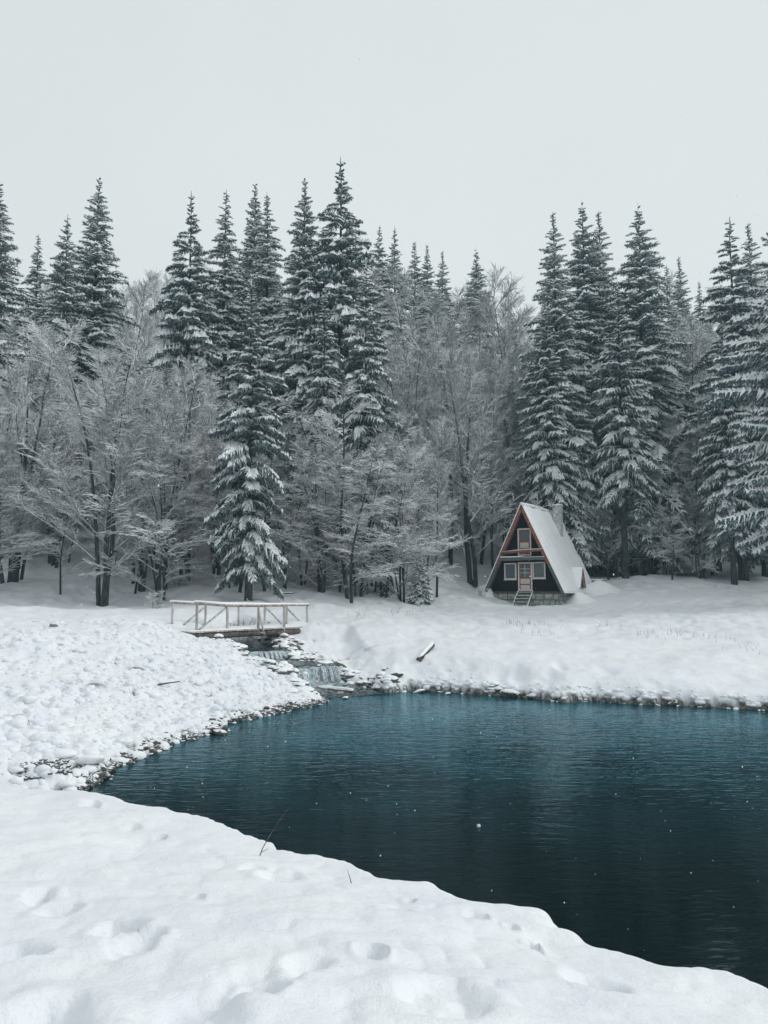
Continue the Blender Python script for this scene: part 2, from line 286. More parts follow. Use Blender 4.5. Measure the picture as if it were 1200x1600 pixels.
Lk(mxx.outputs[2], b.inputs['Base Color']); b.inputs['Roughness'].default_value = .18; b.inputs['IOR'].default_value = 1.33
bp = N('ShaderNodeBump'); bp.inputs['Distance'].default_value = .05; bp.inputs['Strength'].default_value = .8; Lk(t.outputs[0], bp.inputs['Height']); Lk(bp.outputs[0], b.inputs['Normal'])
M['stream'] = m

# ------------------------------------------------------------------ mesh helpers
def np_mesh(name, V, F, smooth=False):
    """V (n,3), F (m,k) with one k"""
    me = bpy.data.meshes.new(name); V = np.ascontiguousarray(V, np.float32); F = np.ascontiguousarray(F, np.int32); k = F.shape[1]
    me.vertices.add(len(V)); me.vertices.foreach_set('co', V.ravel())
    me.loops.add(F.size); me.loops.foreach_set('vertex_index', F.ravel())
    me.polygons.add(len(F)); me.polygons.foreach_set('loop_start', np.arange(0, F.size, k, dtype=np.int32)); me.polygons.foreach_set('loop_total', np.full(len(F), k, np.int32))
    if smooth: me.polygons.foreach_set('use_smooth', np.ones(len(F), bool))
    me.update(calc_edges=True); return me
def link(name, me, m=None, parent=None, loc=None):
    o = bpy.data.objects.new(name, me)
    if m and me is not None and not me.materials: me.materials.append(m)
    COL.objects.link(o)
    if parent: o.parent = parent
    if loc is not None: o.location = loc
    return o
def tag(o, label=None, cat=None, group=None, kind=None):
    if label: o['label'] = label
    if cat: o['category'] = cat
    if group: o['group'] = group
    if kind: o['kind'] = kind
    return o
def root(name, loc, label, cat, group=None, rz=0):
    o = bpy.data.objects.new(name, None); COL.objects.link(o); o.location = loc; o.rotation_euler = (0,0,rz); o.empty_display_size = .3
    return tag(o, label, cat, group)
class MB:
    def __init__(s): s.v = []; s.f = []
    def add(s, v, f): o = len(s.v); s.v += [tuple(p) for p in v]; s.f += [tuple(i+o for i in q) for q in f]; return s
    def box(s, x0, x1, y0, y1, z0, z1, j=0):
        v = [(x,y,z) for z in (z0,z1) for y in (y0,y1) for x in (x0,x1)]
        if j: v = [tuple(c+random.uniform(-j,j) for c in p) for p in v]
        return s.add(v, [(0,2,3,1),(4,5,7,6),(0,1,5,4),(2,6,7,3),(0,4,6,2),(1,3,7,5)])
    def prism(s, pts, d):            # polygon in 3D extruded by vector d
        n = len(pts); v = [tuple(p) for p in pts]+[tuple(p[i]+d[i] for i in range(3)) for p in pts]
        return s.add(v, [tuple(range(n))[::-1], tuple(range(n, 2*n))]+[(i,(i+1)%n,(i+1)%n+n,i+n) for i in range(n)])
    def tube(s, pts, rad, n=8, j=0):
        pts = [Vector(p) for p in pts]; o = len(s.v); v = []; f = []
        if not isinstance(rad, (list, tuple)): rad = [rad]*len(pts)
        for i, p in enumerate(pts):
            d = (pts[min(i+1, len(pts)-1)]-pts[max(i-1, 0)]).normalized()
            a = d.orthogonal().normalized() if i == 0 else (a-d*a.dot(d)).normalized()
            b = d.cross(a)
            for k in range(n):
                t = 2*math.pi*k/n; r = rad[i]*(1+random.uniform(-j, j)); v.append(p+a*(math.cos(t)*r)+b*(math.sin(t)*r))
        for i in range(len(pts)-1):
            for k in range(n): f.append((i*n+k, i*n+(k+1)%n, (i+1)*n+(k+1)%n, (i+1)*n+k))
        f.append(tuple(range(n))[::-1]); f.append(tuple((len(pts)-1)*n+k for k in range(n)))
        return s.add(v, f)
    def mesh(s, name): me = bpy.data.meshes.new(name); me.from_pydata(s.v, [], s.f); me.update(); return me
    def build(s, name, m, parent=None, smooth=False, bevel=0):
        me = s.mesh(name)
        if smooth: me.polygons.foreach_set('use_smooth', [True]*len(me.polygons))
        o = link(name, me, m, parent)
        if bevel: md = o.modifiers.new('bevel', 'BEVEL'); md.width = bevel; md.segments = 1
        return o

# ------------------------------------------------------------------ ground
def steps(spec):
    out = [spec[0][0]]
    for a, b, st in spec:
        v = a
        while v < b-1e-6:
            v += st*v if st < 0 else st
            out.append(min(v, b))
    return np.array(out)
rr = [.5]
while rr[-1] < 400:
    r = rr[-1]; rr.append(r+(.0075*r+.013 if r < 11 else (.10 if r < 33 else (.25 if r < 66 else .035*r))))
rr = np.array(rr)
aa = np.concatenate([np.arange(-180,-60,6.), np.arange(-60,-32,1.), np.arange(-31,31,.17), np.arange(32,60,1.), np.arange(60,180,6.)])
A_, R_ = np.meshgrid(np.radians(aa), rr); X = R_*np.sin(A_); Y = R_*np.cos(A_)
Z, BARE, LUMP = height(X.ravel(), Y.ravel(), True, True)
nr, na = X.shape
V = np.stack([X.ravel(), Y.ravel(), Z], 1)
ii, jj = np.meshgrid(np.arange(nr-1), np.arange(na), indexing='ij'); j2 = (jj+1) % na
F = np.stack([ii*na+jj, (ii+1)*na+jj, (ii+1)*na+j2, ii*na+j2], -1).reshape(-1, 4)[:, ::-1]
V = np.vstack([V, [0, 0, H(0, 0)]])
me = np_mesh('ground', V, F, True)
ctr = len(V)-1
a_ = me.attributes.new('bare', 'FLOAT', 'POINT'); a_.data.foreach_set('value', np.concatenate([BARE, [0]]).astype(np.float32))
ground = tag(link('snowy_ground', me, M['ground']), kind='structure')
# pond
gx = np.linspace(-14, 34, 25); gy = np.linspace(2.2, 30.5, 15); GX, GY = np.meshgrid(gx, gy)
V = np.stack([GX.ravel(), GY.ravel(), np.zeros(GX.size)], 1)
F = np.array([(j*25+i, j*25+i+1, (j+1)*25+i+1, (j+1)*25+i) for j in range(14) for i in range(24)])
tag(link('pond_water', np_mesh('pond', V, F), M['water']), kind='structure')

# ------------------------------------------------------------------ stream and cascades
def resample(P_, n):
    d = np.concatenate([[0], np.cumsum(np.hypot(*(np.diff(P_[:, :2], axis=0)).T)+np.abs(np.diff(P_[:,2])))]); t = np.linspace(0, d[-1], n)
    return np.stack([np.interp(t, d, P_[:, i]) for i in range(P_.shape[1])], 1)
S = resample(ST, 130); nn = len(S); T = np.gradient(S[:, :2], axis=0); T /= np.linalg.norm(T, axis=1)[:, None]+1e-9
NRM = np.stack([-T[:,1], T[:,0]], 1); cs = np.linspace(-1.25, 1.25, 22)
SX = S[:,0,None]+NRM[:,0,None]*cs*S[:,3,None]; SY = S[:,1,None]+NRM[:,1,None]*cs*S[:,3,None]
slope = np.abs(np.gradient(S[:,2])); sl = sstep(.01, .035, slope); after = sl.copy()
for i in range(1, nn): after[i] = max(after[i], after[i-1]*.93)
SZ = S[:,2,None]+vnoise(SX*6, SY*6, 51)*(.02+.10*after[:,None])+.02
FO = np.broadcast_to((.12+.85*after)[:,None], SX.shape)
V = np.stack([SX.ravel(), SY.ravel(), SZ.ravel()], 1)
ii, jj = np.meshgrid(np.arange(nn-1), np.arange(21), indexing='ij')
F = np.stack([ii*22+jj, ii*22+jj+1, (ii+1)*22+jj+1, (ii+1)*22+jj], -1).reshape(-1, 4)[:, ::-1]
me = np_mesh('stream', V, F, True); a_ = me.attributes.new('foam', 'FLOAT', 'POINT'); a_.data.foreach_set('value', FO.ravel().astype(np.float32).copy())
tag(link('stream_water', me, M['stream']), kind='structure')
def waterfall(top, bot, hw, label, seed):
    rs = random.Random(seed); a = Vector(top); b = Vector(bot); d = (b-a); d.z = 0; d.normalize(); s = Vector((-d.y, d.x, 0)); mb = MB()
    r = root('waterfall', a, label, 'waterfall')
    for k in range(26):
        u = (k+.5)/26*2-1+rs.uniform(-.04, .04)
        if abs(u-.08) < .09 and hw > .8: continue
        if math.sin(u*9+seed)+rs.uniform(-.6,.6) < -.75: continue
        off = s*(u*hw)+d*(.07*math.sin(u*5+seed)); w0 = rs.uniform(.012, .05); reach = rs.uniform(.6, 1.35); L = []
        for q in range(7):
            t = q/6; p = a*(1-t)+b*t; p = Vector((a.x, a.y, 0))+d*((b-a).xy.length*reach*(t**.7)); p.z = a.z+.03+(b.z-a.z)*t**1.6; p += off+s*rs.uniform(-.01,.01)
            L.append(p-a)
        mb.tube(L, [w0*.6]+[w0*rs.uniform(.8, 1.3) for _ in range(5)]+[w0*1.5], 5)
    for k in range(30):
        u = rs.uniform(-1, 1); p = b-a+s*(u*hw)+d*rs.uniform(-.05, .45); v_, f_ = ico(0, k, .35); v_ = v_*rs.uniform(.03, .09)*np.array([1.6, 1.2, .6])+np.array([p.x, p.y, p.z-.02]); mb.add(v_.tolist(), f_.tolist())
    o = mb.build('falling_water', M['fall'], r, True)
    return r
M['fall'] = noise_mat('white_water', (.16,.22,.25), (.80,.85,.87), 5, .25, stretch=(6,6,.7))

# ------------------------------------------------------------------ stones
def ico(sub, seed, jit=.22):
    t = (1+5**.5)/2
    v = [Vector(p).normalized() for p in [(-1,t,0),(1,t,0),(-1,-t,0),(1,-t,0),(0,-1,t),(0,1,t),(0,-1,-t),(0,1,-t),(t,0,-1),(t,0,1),(-t,0,-1),(-t,0,1)]]
    f = [(0,11,5),(0,5,1),(0,1,7),(0,7,10),(0,10,11),(1,5,9),(5,11,4),(11,10,2),(10,7,6),(7,1,8),(3,9,4),(3,4,2),(3,2,6),(3,6,8),(3,8,9),(4,9,5),(2,4,11),(6,2,10),(8,6,7),(9,8,1)]
    for _ in range(sub):
        c = {}; nf = []
        def mid(a, b):
            k = (min(a,b), max(a,b))
            if k not in c: v.append(((v[a]+v[b])/2).normalized()); c[k] = len(v)-1
            return c[k]
        for a, b, d in f: x, y, z = mid(a,b), mid(b,d), mid(d,a); nf += [(a,x,z),(b,y,x),(d,z,y),(x,y,z)]
        f = nf
    rs = random.Random(seed); s = (rs.uniform(.85,1.25), rs.uniform(.75,1.05), rs.uniform(.5,.75))
    return np.array([[c*k*(1+o) for c, k in zip(p, s)] for p in v for o in [rs.uniform(-jit, jit)*.6]]), np.array(f)
waterfall((-2.58,29.3,.80), (-2.38,28.95,.26), .92, 'white two part waterfall dropping from the stream into the pond', 1)
waterfall((-4.58,30.64,1.28), (-4.40,30.35,.98), .55, 'small upper waterfall just below the log footbridge', 2)
stone_me = []
for k in range(6):
    v_, f_ = ico(1, k+10); me = np_mesh('stone', v_, f_, True); stone_me.append(me)
def stone(x, y, z, s, m, label, group, name='stone', sz=(1,1,1), k=None, rot=None):
    src = random.choice(stone_me) if k is None else stone_me[k]
    key = (src.name, m.name)
    if key not in _st: c = src.copy(); c.materials.append(m); _st[key] = c
    o = bpy.data.objects.new(name, _st[key]); COL.objects.link(o); o.location = (x, y, z); o.scale = (s*sz[0], s*sz[1], s*sz[2]); o.rotation_euler = (random.uniform(-.3,.3), random.uniform(-.3,.3), random.uniform(0, 6.28) if rot is None else rot)
    return tag(o, label, 'stone', group)
_st = {}
shl = np.array([Q(a,b,0)[:2] for a,b in SHL]); shf = np.array([Q(a,b,0)[:2] for a,b in SHF])
def along(pl, n, spread, rs):
    d = np.concatenate([[0], np.cumsum(np.hypot(*np.diff(pl, axis=0).T))]); t = rs.uniform(0, d[-1], n)
    x = np.interp(t, d, pl[:,0]); y = np.interp(t, d, pl[:,1]); return x+rs.normal(0, spread, n), y+rs.normal(0, spread, n)
rs = np.random.default_rng(3)
cand = []
x, y = along(shl[1:], 190, .14, rs); cand += [(a, b, rs.uniform(.05,.11), 0) for a, b in zip(x, y)]
x, y = along(shf[:12], 80, .07, rs); cand += [(a, b, rs.uniform(.06,.13), 1) for a, b in zip(x, y)]
zz = height(np.array([c[0] for c in cand]), np.array([c[1] for c in cand]))
for c, z in zip(cand, zz):
    if z < -.12: continue
    z = max(z, -.03)
    if c[3] == 1 and z > .08: continue
    if c[3] == 0: stone(c[0], c[1], z-.01, c[2], M['wet_stone'], ('larger' if c[2] > .08 else 'small')+' dark wet stone at the left bank waterline, '+('by the pebble corner' if c[1] < 16.5 else 'below the lower bank slope' if c[1] < 20 else 'near the dark jutting rock' if c[1] < 23 else 'towards the waterfall'), 'stones along the left waterline')
    else: stone(c[0], c[1], z-.01, c[2], M['wet_stone' if random.random() < .6 else 'snow_stone'], ('larger' if c[2] > .095 else 'small')+' dark stone under the far bank snow edge, '+('by the inlet' if c[0] < 1.2 else 'left of the cabin' if c[0] < 4 else 'below the cabin' if c[0] < 7 else 'towards the right edge'), 'stones along the far waterline')
# stuff: snow-topped cobbles on the banks
def cobbles(name, x, y, s, m, sink=.25, sub=0, zmax=99):
    base = [ico(sub, k, .3 if sub == 0 else .12) for k in range(5)]; z = height(x, y); keep = (z > -.1) & (z < zmax) & ((y < 20) | (x < -1) | (z < .07) | (name != 'shore_gravel')); x, y, s, z = x[keep], y[keep], s[keep], z[keep]
    Vs = []; Fs = []; o = 0
    for i in range(len(x)):
        v_, f_ = base[i % 5]; a = rs.uniform(0, 6.28); c_, s_ = math.cos(a), math.sin(a)
        q = v_*s[i]; q = np.stack([q[:,0]*c_-q[:,1]*s_+x[i], q[:,0]*s_+q[:,1]*c_+y[i], q[:,2]+z[i]-sink*s[i]*.3], 1)
        Vs.append(q); Fs.append(f_+o); o += len(v_)
    me = np_mesh(name, np.vstack(Vs), np.vstack(Fs), True); return tag(link(name, me, m), kind='stuff')
# shoreline pebbles (dark) and snowy cobbles
x1, y1 = along(shl[1:], 2400, .13, rs); x2, y2 = along(shf[:12], 700, .12, rs)
bx = rs.uniform(-6.7,-4.9,900); by = 14.3+np.abs(rs.normal(0,.55,900))+(bx+6.7)*.35
o = cobbles('shore_gravel', np.concatenate([x1[:1500],x2,bx]), np.concatenate([y1[:1500],y2,by]), rs.uniform(.02,.055,3100), M['wet_stone']); o['label'] = 'dark wet gravel along the pond edge'
cx_, cy_ = rs.uniform(-15, -1.2, 16000), rs.uniform(14, 30, 16000)
sdc = sdist(cx_, cy_); kp = (sdc > .05) & (cy_+.12*cx_ < 29) & (cx_ < cy_*-.04) & (rs.random(16000) < (1.05-.085*sdc).clip(.25, 1)); cx_, cy_ = cx_[kp], cy_[kp]
sz_ = rs.gamma(2.0, .042, len(cx_)).clip(.035, .24); pk_ = rs.random(len(cx_)) < .66; cx_, cy_, sz_ = cx_[pk_], cy_[pk_], sz_[pk_]
sz_ = np.minimum(sz_, .16+.02*(cy_-14)); nr_ = (cy_ < 19) & (sz_ > .05)
k1 = cobbles('snowy_cobbles', cx_[nr_], cy_[nr_], sz_[nr_], M['ground'], 1.0, 1); k1['label'] = 'snow covered cobbles on the near half of the left bank'
k1 = cobbles('snowy_cobbles', cx_[~nr_][:6000], cy_[~nr_][:6000], sz_[~nr_][:6000], M['ground'], 1.0, 0); k1['label'] = 'snow covered cobbles on the far half of the left bank'
# snow lumps overhanging the far waterline
x4, y4 = along(shf[1:], 900, .22, rs); z4 = height(x4, y4); kp = (z4 > .13) & (z4 < .6); x4, y4 = x4[kp], y4[kp]
o = cobbles('snow_lumps', x4, y4, rs.gamma(1.8,.035,len(x4)).clip(.03,.15), M['ground'], .6, 1); o['label'] = 'lumps of snow along the far bank edge'
# stream sides
ts = rs.integers(20, nn, 620); sg = rs.choice([-1,1], 620); offs = S[ts,3]*1.05+np.abs(rs.normal(0, .45, 620))
o = cobbles('streamside_cobbles', S[ts,0]+NRM[ts,0]*sg*offs, S[ts,1]+NRM[ts,1]*sg*offs, rs.gamma(3,.035,620).clip(.05,.24), M['snow_stone'], .2, 1); o['label'] = 'snow topped dark cobbles beside the stream'
x3, y3 = rs.uniform(-1.5, 4.2, 340), rs.uniform(26.2, 28.0, 340)
keep = sdist(x3, y3) > .05
o = cobbles('bank_cobbles', x3[keep], y3[keep], rs.gamma(3,.03,int(keep.sum())).clip(.04,.2), M['snow_stone'], .3, 1); o['label'] = 'snow topped cobbles on the far bank by the inlet'
def at_ground(px, py, zg=0):
    a, b = ray(px, py); d = np.linspace(9, 70, 1800); hz_ = height(a*d, d); k = int(np.argmax(EYE+b*d < hz_)); return (a*d[k], d[k], float(hz_[k]))
for (px, py, zg, s, mm, sz, lab) in [
    (140,1192,.2,.19,'snow',(1.2,1,.8),'largest rounded snow covered boulder beside the pebble corner of the left bank'),
    (100,1180,.2,.17,'snow',(1.2,1,.6),'flat snow capped boulder left of the rounded one on the left bank'),
    (84,979,2.3,.14,'grey_stone',(1.1,1,.8),'bare grey stone lying alone on top of the left bank'),
    (315,973,2.3,.30,'snow',(1,1,.6),'snow mound stone at the left foot of the bridge'),
    (655,1082,.0,.20,'snow_stone',(1.3,.9,.6),'flat snow topped rock standing in the water off the inlet'),
    (628,1079,.0,.12,'snow_stone',(1,1,.9),'small snow topped rock in the water between log and flat rock'),
    (669,1078,.0,.13,'snow_stone',(1.2,1,.9),'small snow topped rock in the water right of the flat rock'),
    (700,1085,.0,.10,'snow_stone',(1.1,1,.8),'tiny snow topped rock at the far waterline'),
    (935,1093,.0,.2,'snow_stone',(1.5,1,1.1),'broad dark rock bulging from the far bank edge'),
    (905,1096,.0,.15,'snow_stone',(1.5,1,.9),'snow topped rock left of the broad bank rock'),
    (800,1088,.1,.22,'snow_stone',(1.5,1,.8),'snow topped rock at the far bank below the cabin'),
    (520,1087,.05,.16,'snow',(2.4,.7,.6),'long snow capped stone at the foot of the waterfall'),
    (540,1092,.02,.11,'snow_stone',(1,1,.9),'pointed snow topped stone at the tip of the left bank'),
    (345,1147,.0,.16,'wet_stone',(1.5,1,.7),'dark wet rock jutting into the pond from the left bank'),
    (332,1142,.05,.14,'wet_stone',(1.4,1,.8),'dark rock tucked under the snow of the left bank'),
    (620,1057,.6,.16,'wet_stone',(1.2,1,1),'bare brown rock on the far bank near the inlet'),
    (500,1046,.85,.22,'wet_stone',(1,1,.9),'dark rock splitting the waterfall')]:
    p = at_ground(px, py, zg) if zg > .04 else Q(px, py, 0)
    stone(p[0], p[1], p[2]+.3*s*sz[2], s, M[mm], lab, None, 'boulder' if s > .16 else 'rock', sz, rot=0)

# ------------------------------------------------------------------ snowy trees
def kite(S_, wood_drop=1.0):
    """S_: (n,10) p0 p1 r0 r1 s0 s1 -> lower shell and snow shell"""
    p0, p1 = S_[:, :3], S_[:, 3:6]; r0, r1, s0, s1 = (S_[:, i, None] for i in (6, 7, 8, 9))
    d = p1-p0; d /= np.linalg.norm(d, axis=1)[:, None]+1e-9
    up = np.array([0, 0, 1.])-d[:, 2:3]*d; l = np.linalg.norm(up, axis=1)[:, None]; up = np.where(l > .12, up/(l+1e-9), np.array([.8, -.6, 0.]))
    sd = np.cross(d, up)
    L0, R0, B0, T0 = p0-sd*r0, p0+sd*r0, p0-up*r0*wood_drop, p0+up*(r0*.35+np.maximum(s0, 0))
    L1, R1, B1, T1 = p1-sd*r1, p1+sd*r1, p1-up*r1*wood_drop, p1+up*(r1*.35+s1)
    n = len(S_); b = np.arange(n)[:, None]*6; bare_ = S_[:, 8] < 0
    Vw = np.stack([L0, B0, R0, L1, B1, R1], 1).reshape(-1, 3); Vs = np.stack([R0, T0, L0, R1, T1, L1], 1).reshape(-1, 3)
    Fq = np.concatenate([b+[0, 1, 4, 3], b+[1, 2, 5, 4]])
    if bare_.any():
        vb = Vs.reshape(-1, 6, 3)[bare_].reshape(-1, 3); bb = np.arange(int(bare_.sum()))[:, None]*6+len(Vw)
        Fw = np.concatenate([Fq, bb+[0, 1, 4, 3], bb+[1, 2, 5, 4]]); Vw = np.vstack([Vw, vb]); Vs = Vs.reshape(-1, 6, 3)[~bare_].reshape(-1, 3)
        b = np.arange(int((~bare_).sum()))[:, None]*6; return Vw, Vs, Fw, np.concatenate([b+[0, 1, 4, 3], b+[1, 2, 5, 4]])
    return Vw, Vs, Fq, Fq
def tubes(S_, n=6):
    p0, p1 = S_[:, :3], S_[:, 3:6]; d = p1-p0; d /= np.linalg.norm(d, axis=1)[:, None]+1e-9
    a = np.cross(d, np.array([.13, .97, .2])); a /= np.linalg.norm(a, axis=1)[:, None]+1e-9; b = np.cross(d, a)
    th = np.arange(n)*2*np.pi/n; ring = a[:, None]*np.cos(th)[None, :, None]+b[:, None]*np.sin(th)[None, :, None]
    V0 = p0[:, None]+ring*S_[:, 6, None, None]; V1 = p1[:, None]+ring*S_[:, 7, None, None]
    V_ = np.concatenate([V0, V1], 1).reshape(-1, 3); base = np.arange(len(S_))[:, None]*2*n
    F_ = np.concatenate([base+[k, (k+1) % n, (k+1) % n+n, k+n] for k in range(n)]); return V_, F_
def branch_template(rs, nt=9, drop=.25, lat=.42, curtain=1.0, snow=1.0, r=.05, bare=.3, drr=(.15,.55)):
    """one spruce limb of length 1 along +x; returns segments and hanging needle tufts"""
    seg = []; tri = []
    ax = lambda t: np.array([t, 0, -drop*t*t*1.0+.04*math.sin(t*5)])
    K = 4
    for i in range(K):
        a, b = ax(i/K), ax((i+1)/K); q = r*(1.1-.5*i/K); seg.append([*a, *b, q*.8, q*.7 if i < K-1 else .004, snow*r*(.2 if i == 0 else .7), snow*r*.6 if i < K-1 else 0])
    for i in range(nt):
        t = .16+.80*(i+rs.uniform(-.3, .3))/nt; base = ax(t)
        for s_ in (-1, 1):
            if rs.random() < .07: continue
            L = lat*(1.05-t)**.75*rs.uniform(.65, 1.2)*min(1, .35+t*2); fw = rs.uniform(.45, .95)
            dr = rs.uniform(*drr)
            m1 = base+L*.5*np.array([fw*.7, s_*.85, -dr*.2]); e = base+L*np.array([fw, s_*.95, -dr*1.15])
            sw = snow*(rs.uniform(.6, 1.5) if rs.random() < .85 else .15)
            q = r*rs.uniform(.45, .95)
            seg.append([*base, *m1, q*.6, q*1.1, sw*r*.4, sw*r*.9]); seg.append([*m1, *e, q*1.1, q*.12, -1 if rs.random() < bare else sw*r*.9, 0])
            for pp in (base*.4+m1*.6, m1*.5+e*.5):
                for _ in range(2 if curtain > .9 else 1):
                    h = rs.uniform(.06, .17)*curtain; wv = rs.uniform(.015, .032); dx = rs.uniform(-.04, .04); an = rs.uniform(0, 3.14)
                    c = pp+np.array([rs.uniform(-.04,.04), rs.uniform(-.03,.03), -.3*q]); u_ = np.array([math.cos(an), math.sin(an), 0])*wv
                    tri.append([c-u_, c+u_, c+np.array([dx, dx, -h])])
    return np.array(seg), np.array(tri)
def spruce(seed, Ht, Rm, cb, p=2.2, dens=1.0, drop=(.1,.42), snow=1.0, curtain=1.0, gap=.0, lat=.42, pitch_top=35, pitch_bot=-18, rtw=.042, nt0=10, bare=.3, drr=(.15,.55)):
    rs = np.random.default_rng(seed)
    temps = [branch_template(rs, rs.integers(nt0, nt0+3), rs.uniform(*drop), lat, curtain, snow, rtw, bare, drr) for _ in range(10)]
    segs = []; tris = []
    z = cb
    azo = rs.uniform(0, 6.28)
    while z < Ht-.25:
        t = z/Ht; R0 = Rm*(1-t**p)*(1-.25*math.exp(-(z-cb)/(.06*Ht)))
        spc = (.30+.24*min(1, R0/Rm))*(Ht/22)**.5/dens
        nb = int(5+2.2*min(1, R0/2)+rs.random())
        for k in range(nb):
            if rs.random() < gap: continue
            az = azo+k*6.283/nb+rs.uniform(-.35, .35); L = max(.25, R0*(rs.uniform(.6, 1.1)+.12*math.sin(az*2+z*.7))); zz_ = z+rs.uniform(-.8, .8)*spc
            pt = math.radians(pitch_bot+(pitch_top-pitch_bot)*t**1.3+rs.uniform(-7, 7))
            sg, tr = temps[rs.integers(10)]
            wf = min(1.15, max(.35, L/2.0))          # twig size does not grow with the limb as fast as its length
            sc = np.array([L, L*rs.uniform(.75, 1.05)*(1 if L < 2.4 else (2.4/L)**.3), L*.8])
            c_, s_ = math.cos(az), math.sin(az); cp, sp = math.cos(pt), math.sin(pt)
            Rot = np.array([[c_*cp, -s_, -c_*sp], [s_*cp, c_, -s_*sp], [sp, 0, cp]])
            roll = rs.uniform(-.25, .25); Rx = np.array([[1,0,0],[0,math.cos(roll),-math.sin(roll)],[0,math.sin(roll),math.cos(roll)]]); RR = Rot@Rx
            g = sg.copy(); o_ = np.array([0, 0, zz_])
            g[:, :3] = (g[:, :3]*sc)@RR.T+o_; g[:, 3:6] = (g[:, 3:6]*sc)@RR.T+o_; g[:, 6:8] *= 1.35*wf; g[:, 8:] *= 1.7*wf*rs.uniform(.5, 1.4)
            segs.append(g)
            if len(tr): tris.append((tr*sc)@RR.T+o_)
        z += spc; azo += .6
    # leader
    for i in range(4): segs.append(np.array([[0,0,Ht-.9+i*.25, rs.uniform(-.02,.02),0,Ht-.9+(i+1)*.25, .05*(1-i/5), .045*(1-i/4)+.004, .02, .01]]))
    Sg = np.concatenate(segs); Tr = np.concatenate(tris)
    Vw, Vs, Fq, Fs_ = kite(Sg, 1.5)
    # crown: lower shells as quads, tufts as degenerate-free quads (tip doubled sideways)
    tq = np.concatenate([Tr[:, :2], Tr[:, 2:3]+np.array([.012, 0, 0]), Tr[:, 2:3]-np.array([.012, 0, 0])], 1).reshape(-1, 3)
    Fc = np.concatenate([Fq, len(Vw)+np.arange(len(Tr)*4).reshape(-1, 4)])
    crown = np_mesh('spruce_crown', np.vstack([Vw, tq]), Fc); crown.materials.append(M['needles'])
    sn = np_mesh('spruce_snow', Vs, Fs_, True); sn.materials.append(M['branch_snow'])
    tz = np.linspace(-1, Ht*.97, 9); tr_ = .011*Ht*(1-tz/Ht*.95)
    T_ = np.array([[0+.03*math.sin(i), 0, tz[i], .03*math.sin(i+1), 0, tz[i+1], tr_[i]*(1.25 if i == 0 else 1), tr_[i+1], 0, 0] for i in range(8)])
    tv, tf = tubes(T_, 8); tk = np_mesh('spruce_trunk', tv, tf, True); tk.materials.append(M['bark'])
    return dict(H=Ht, R=Rm, parts=[('crown', crown), ('snow', sn), ('trunk', tk)])
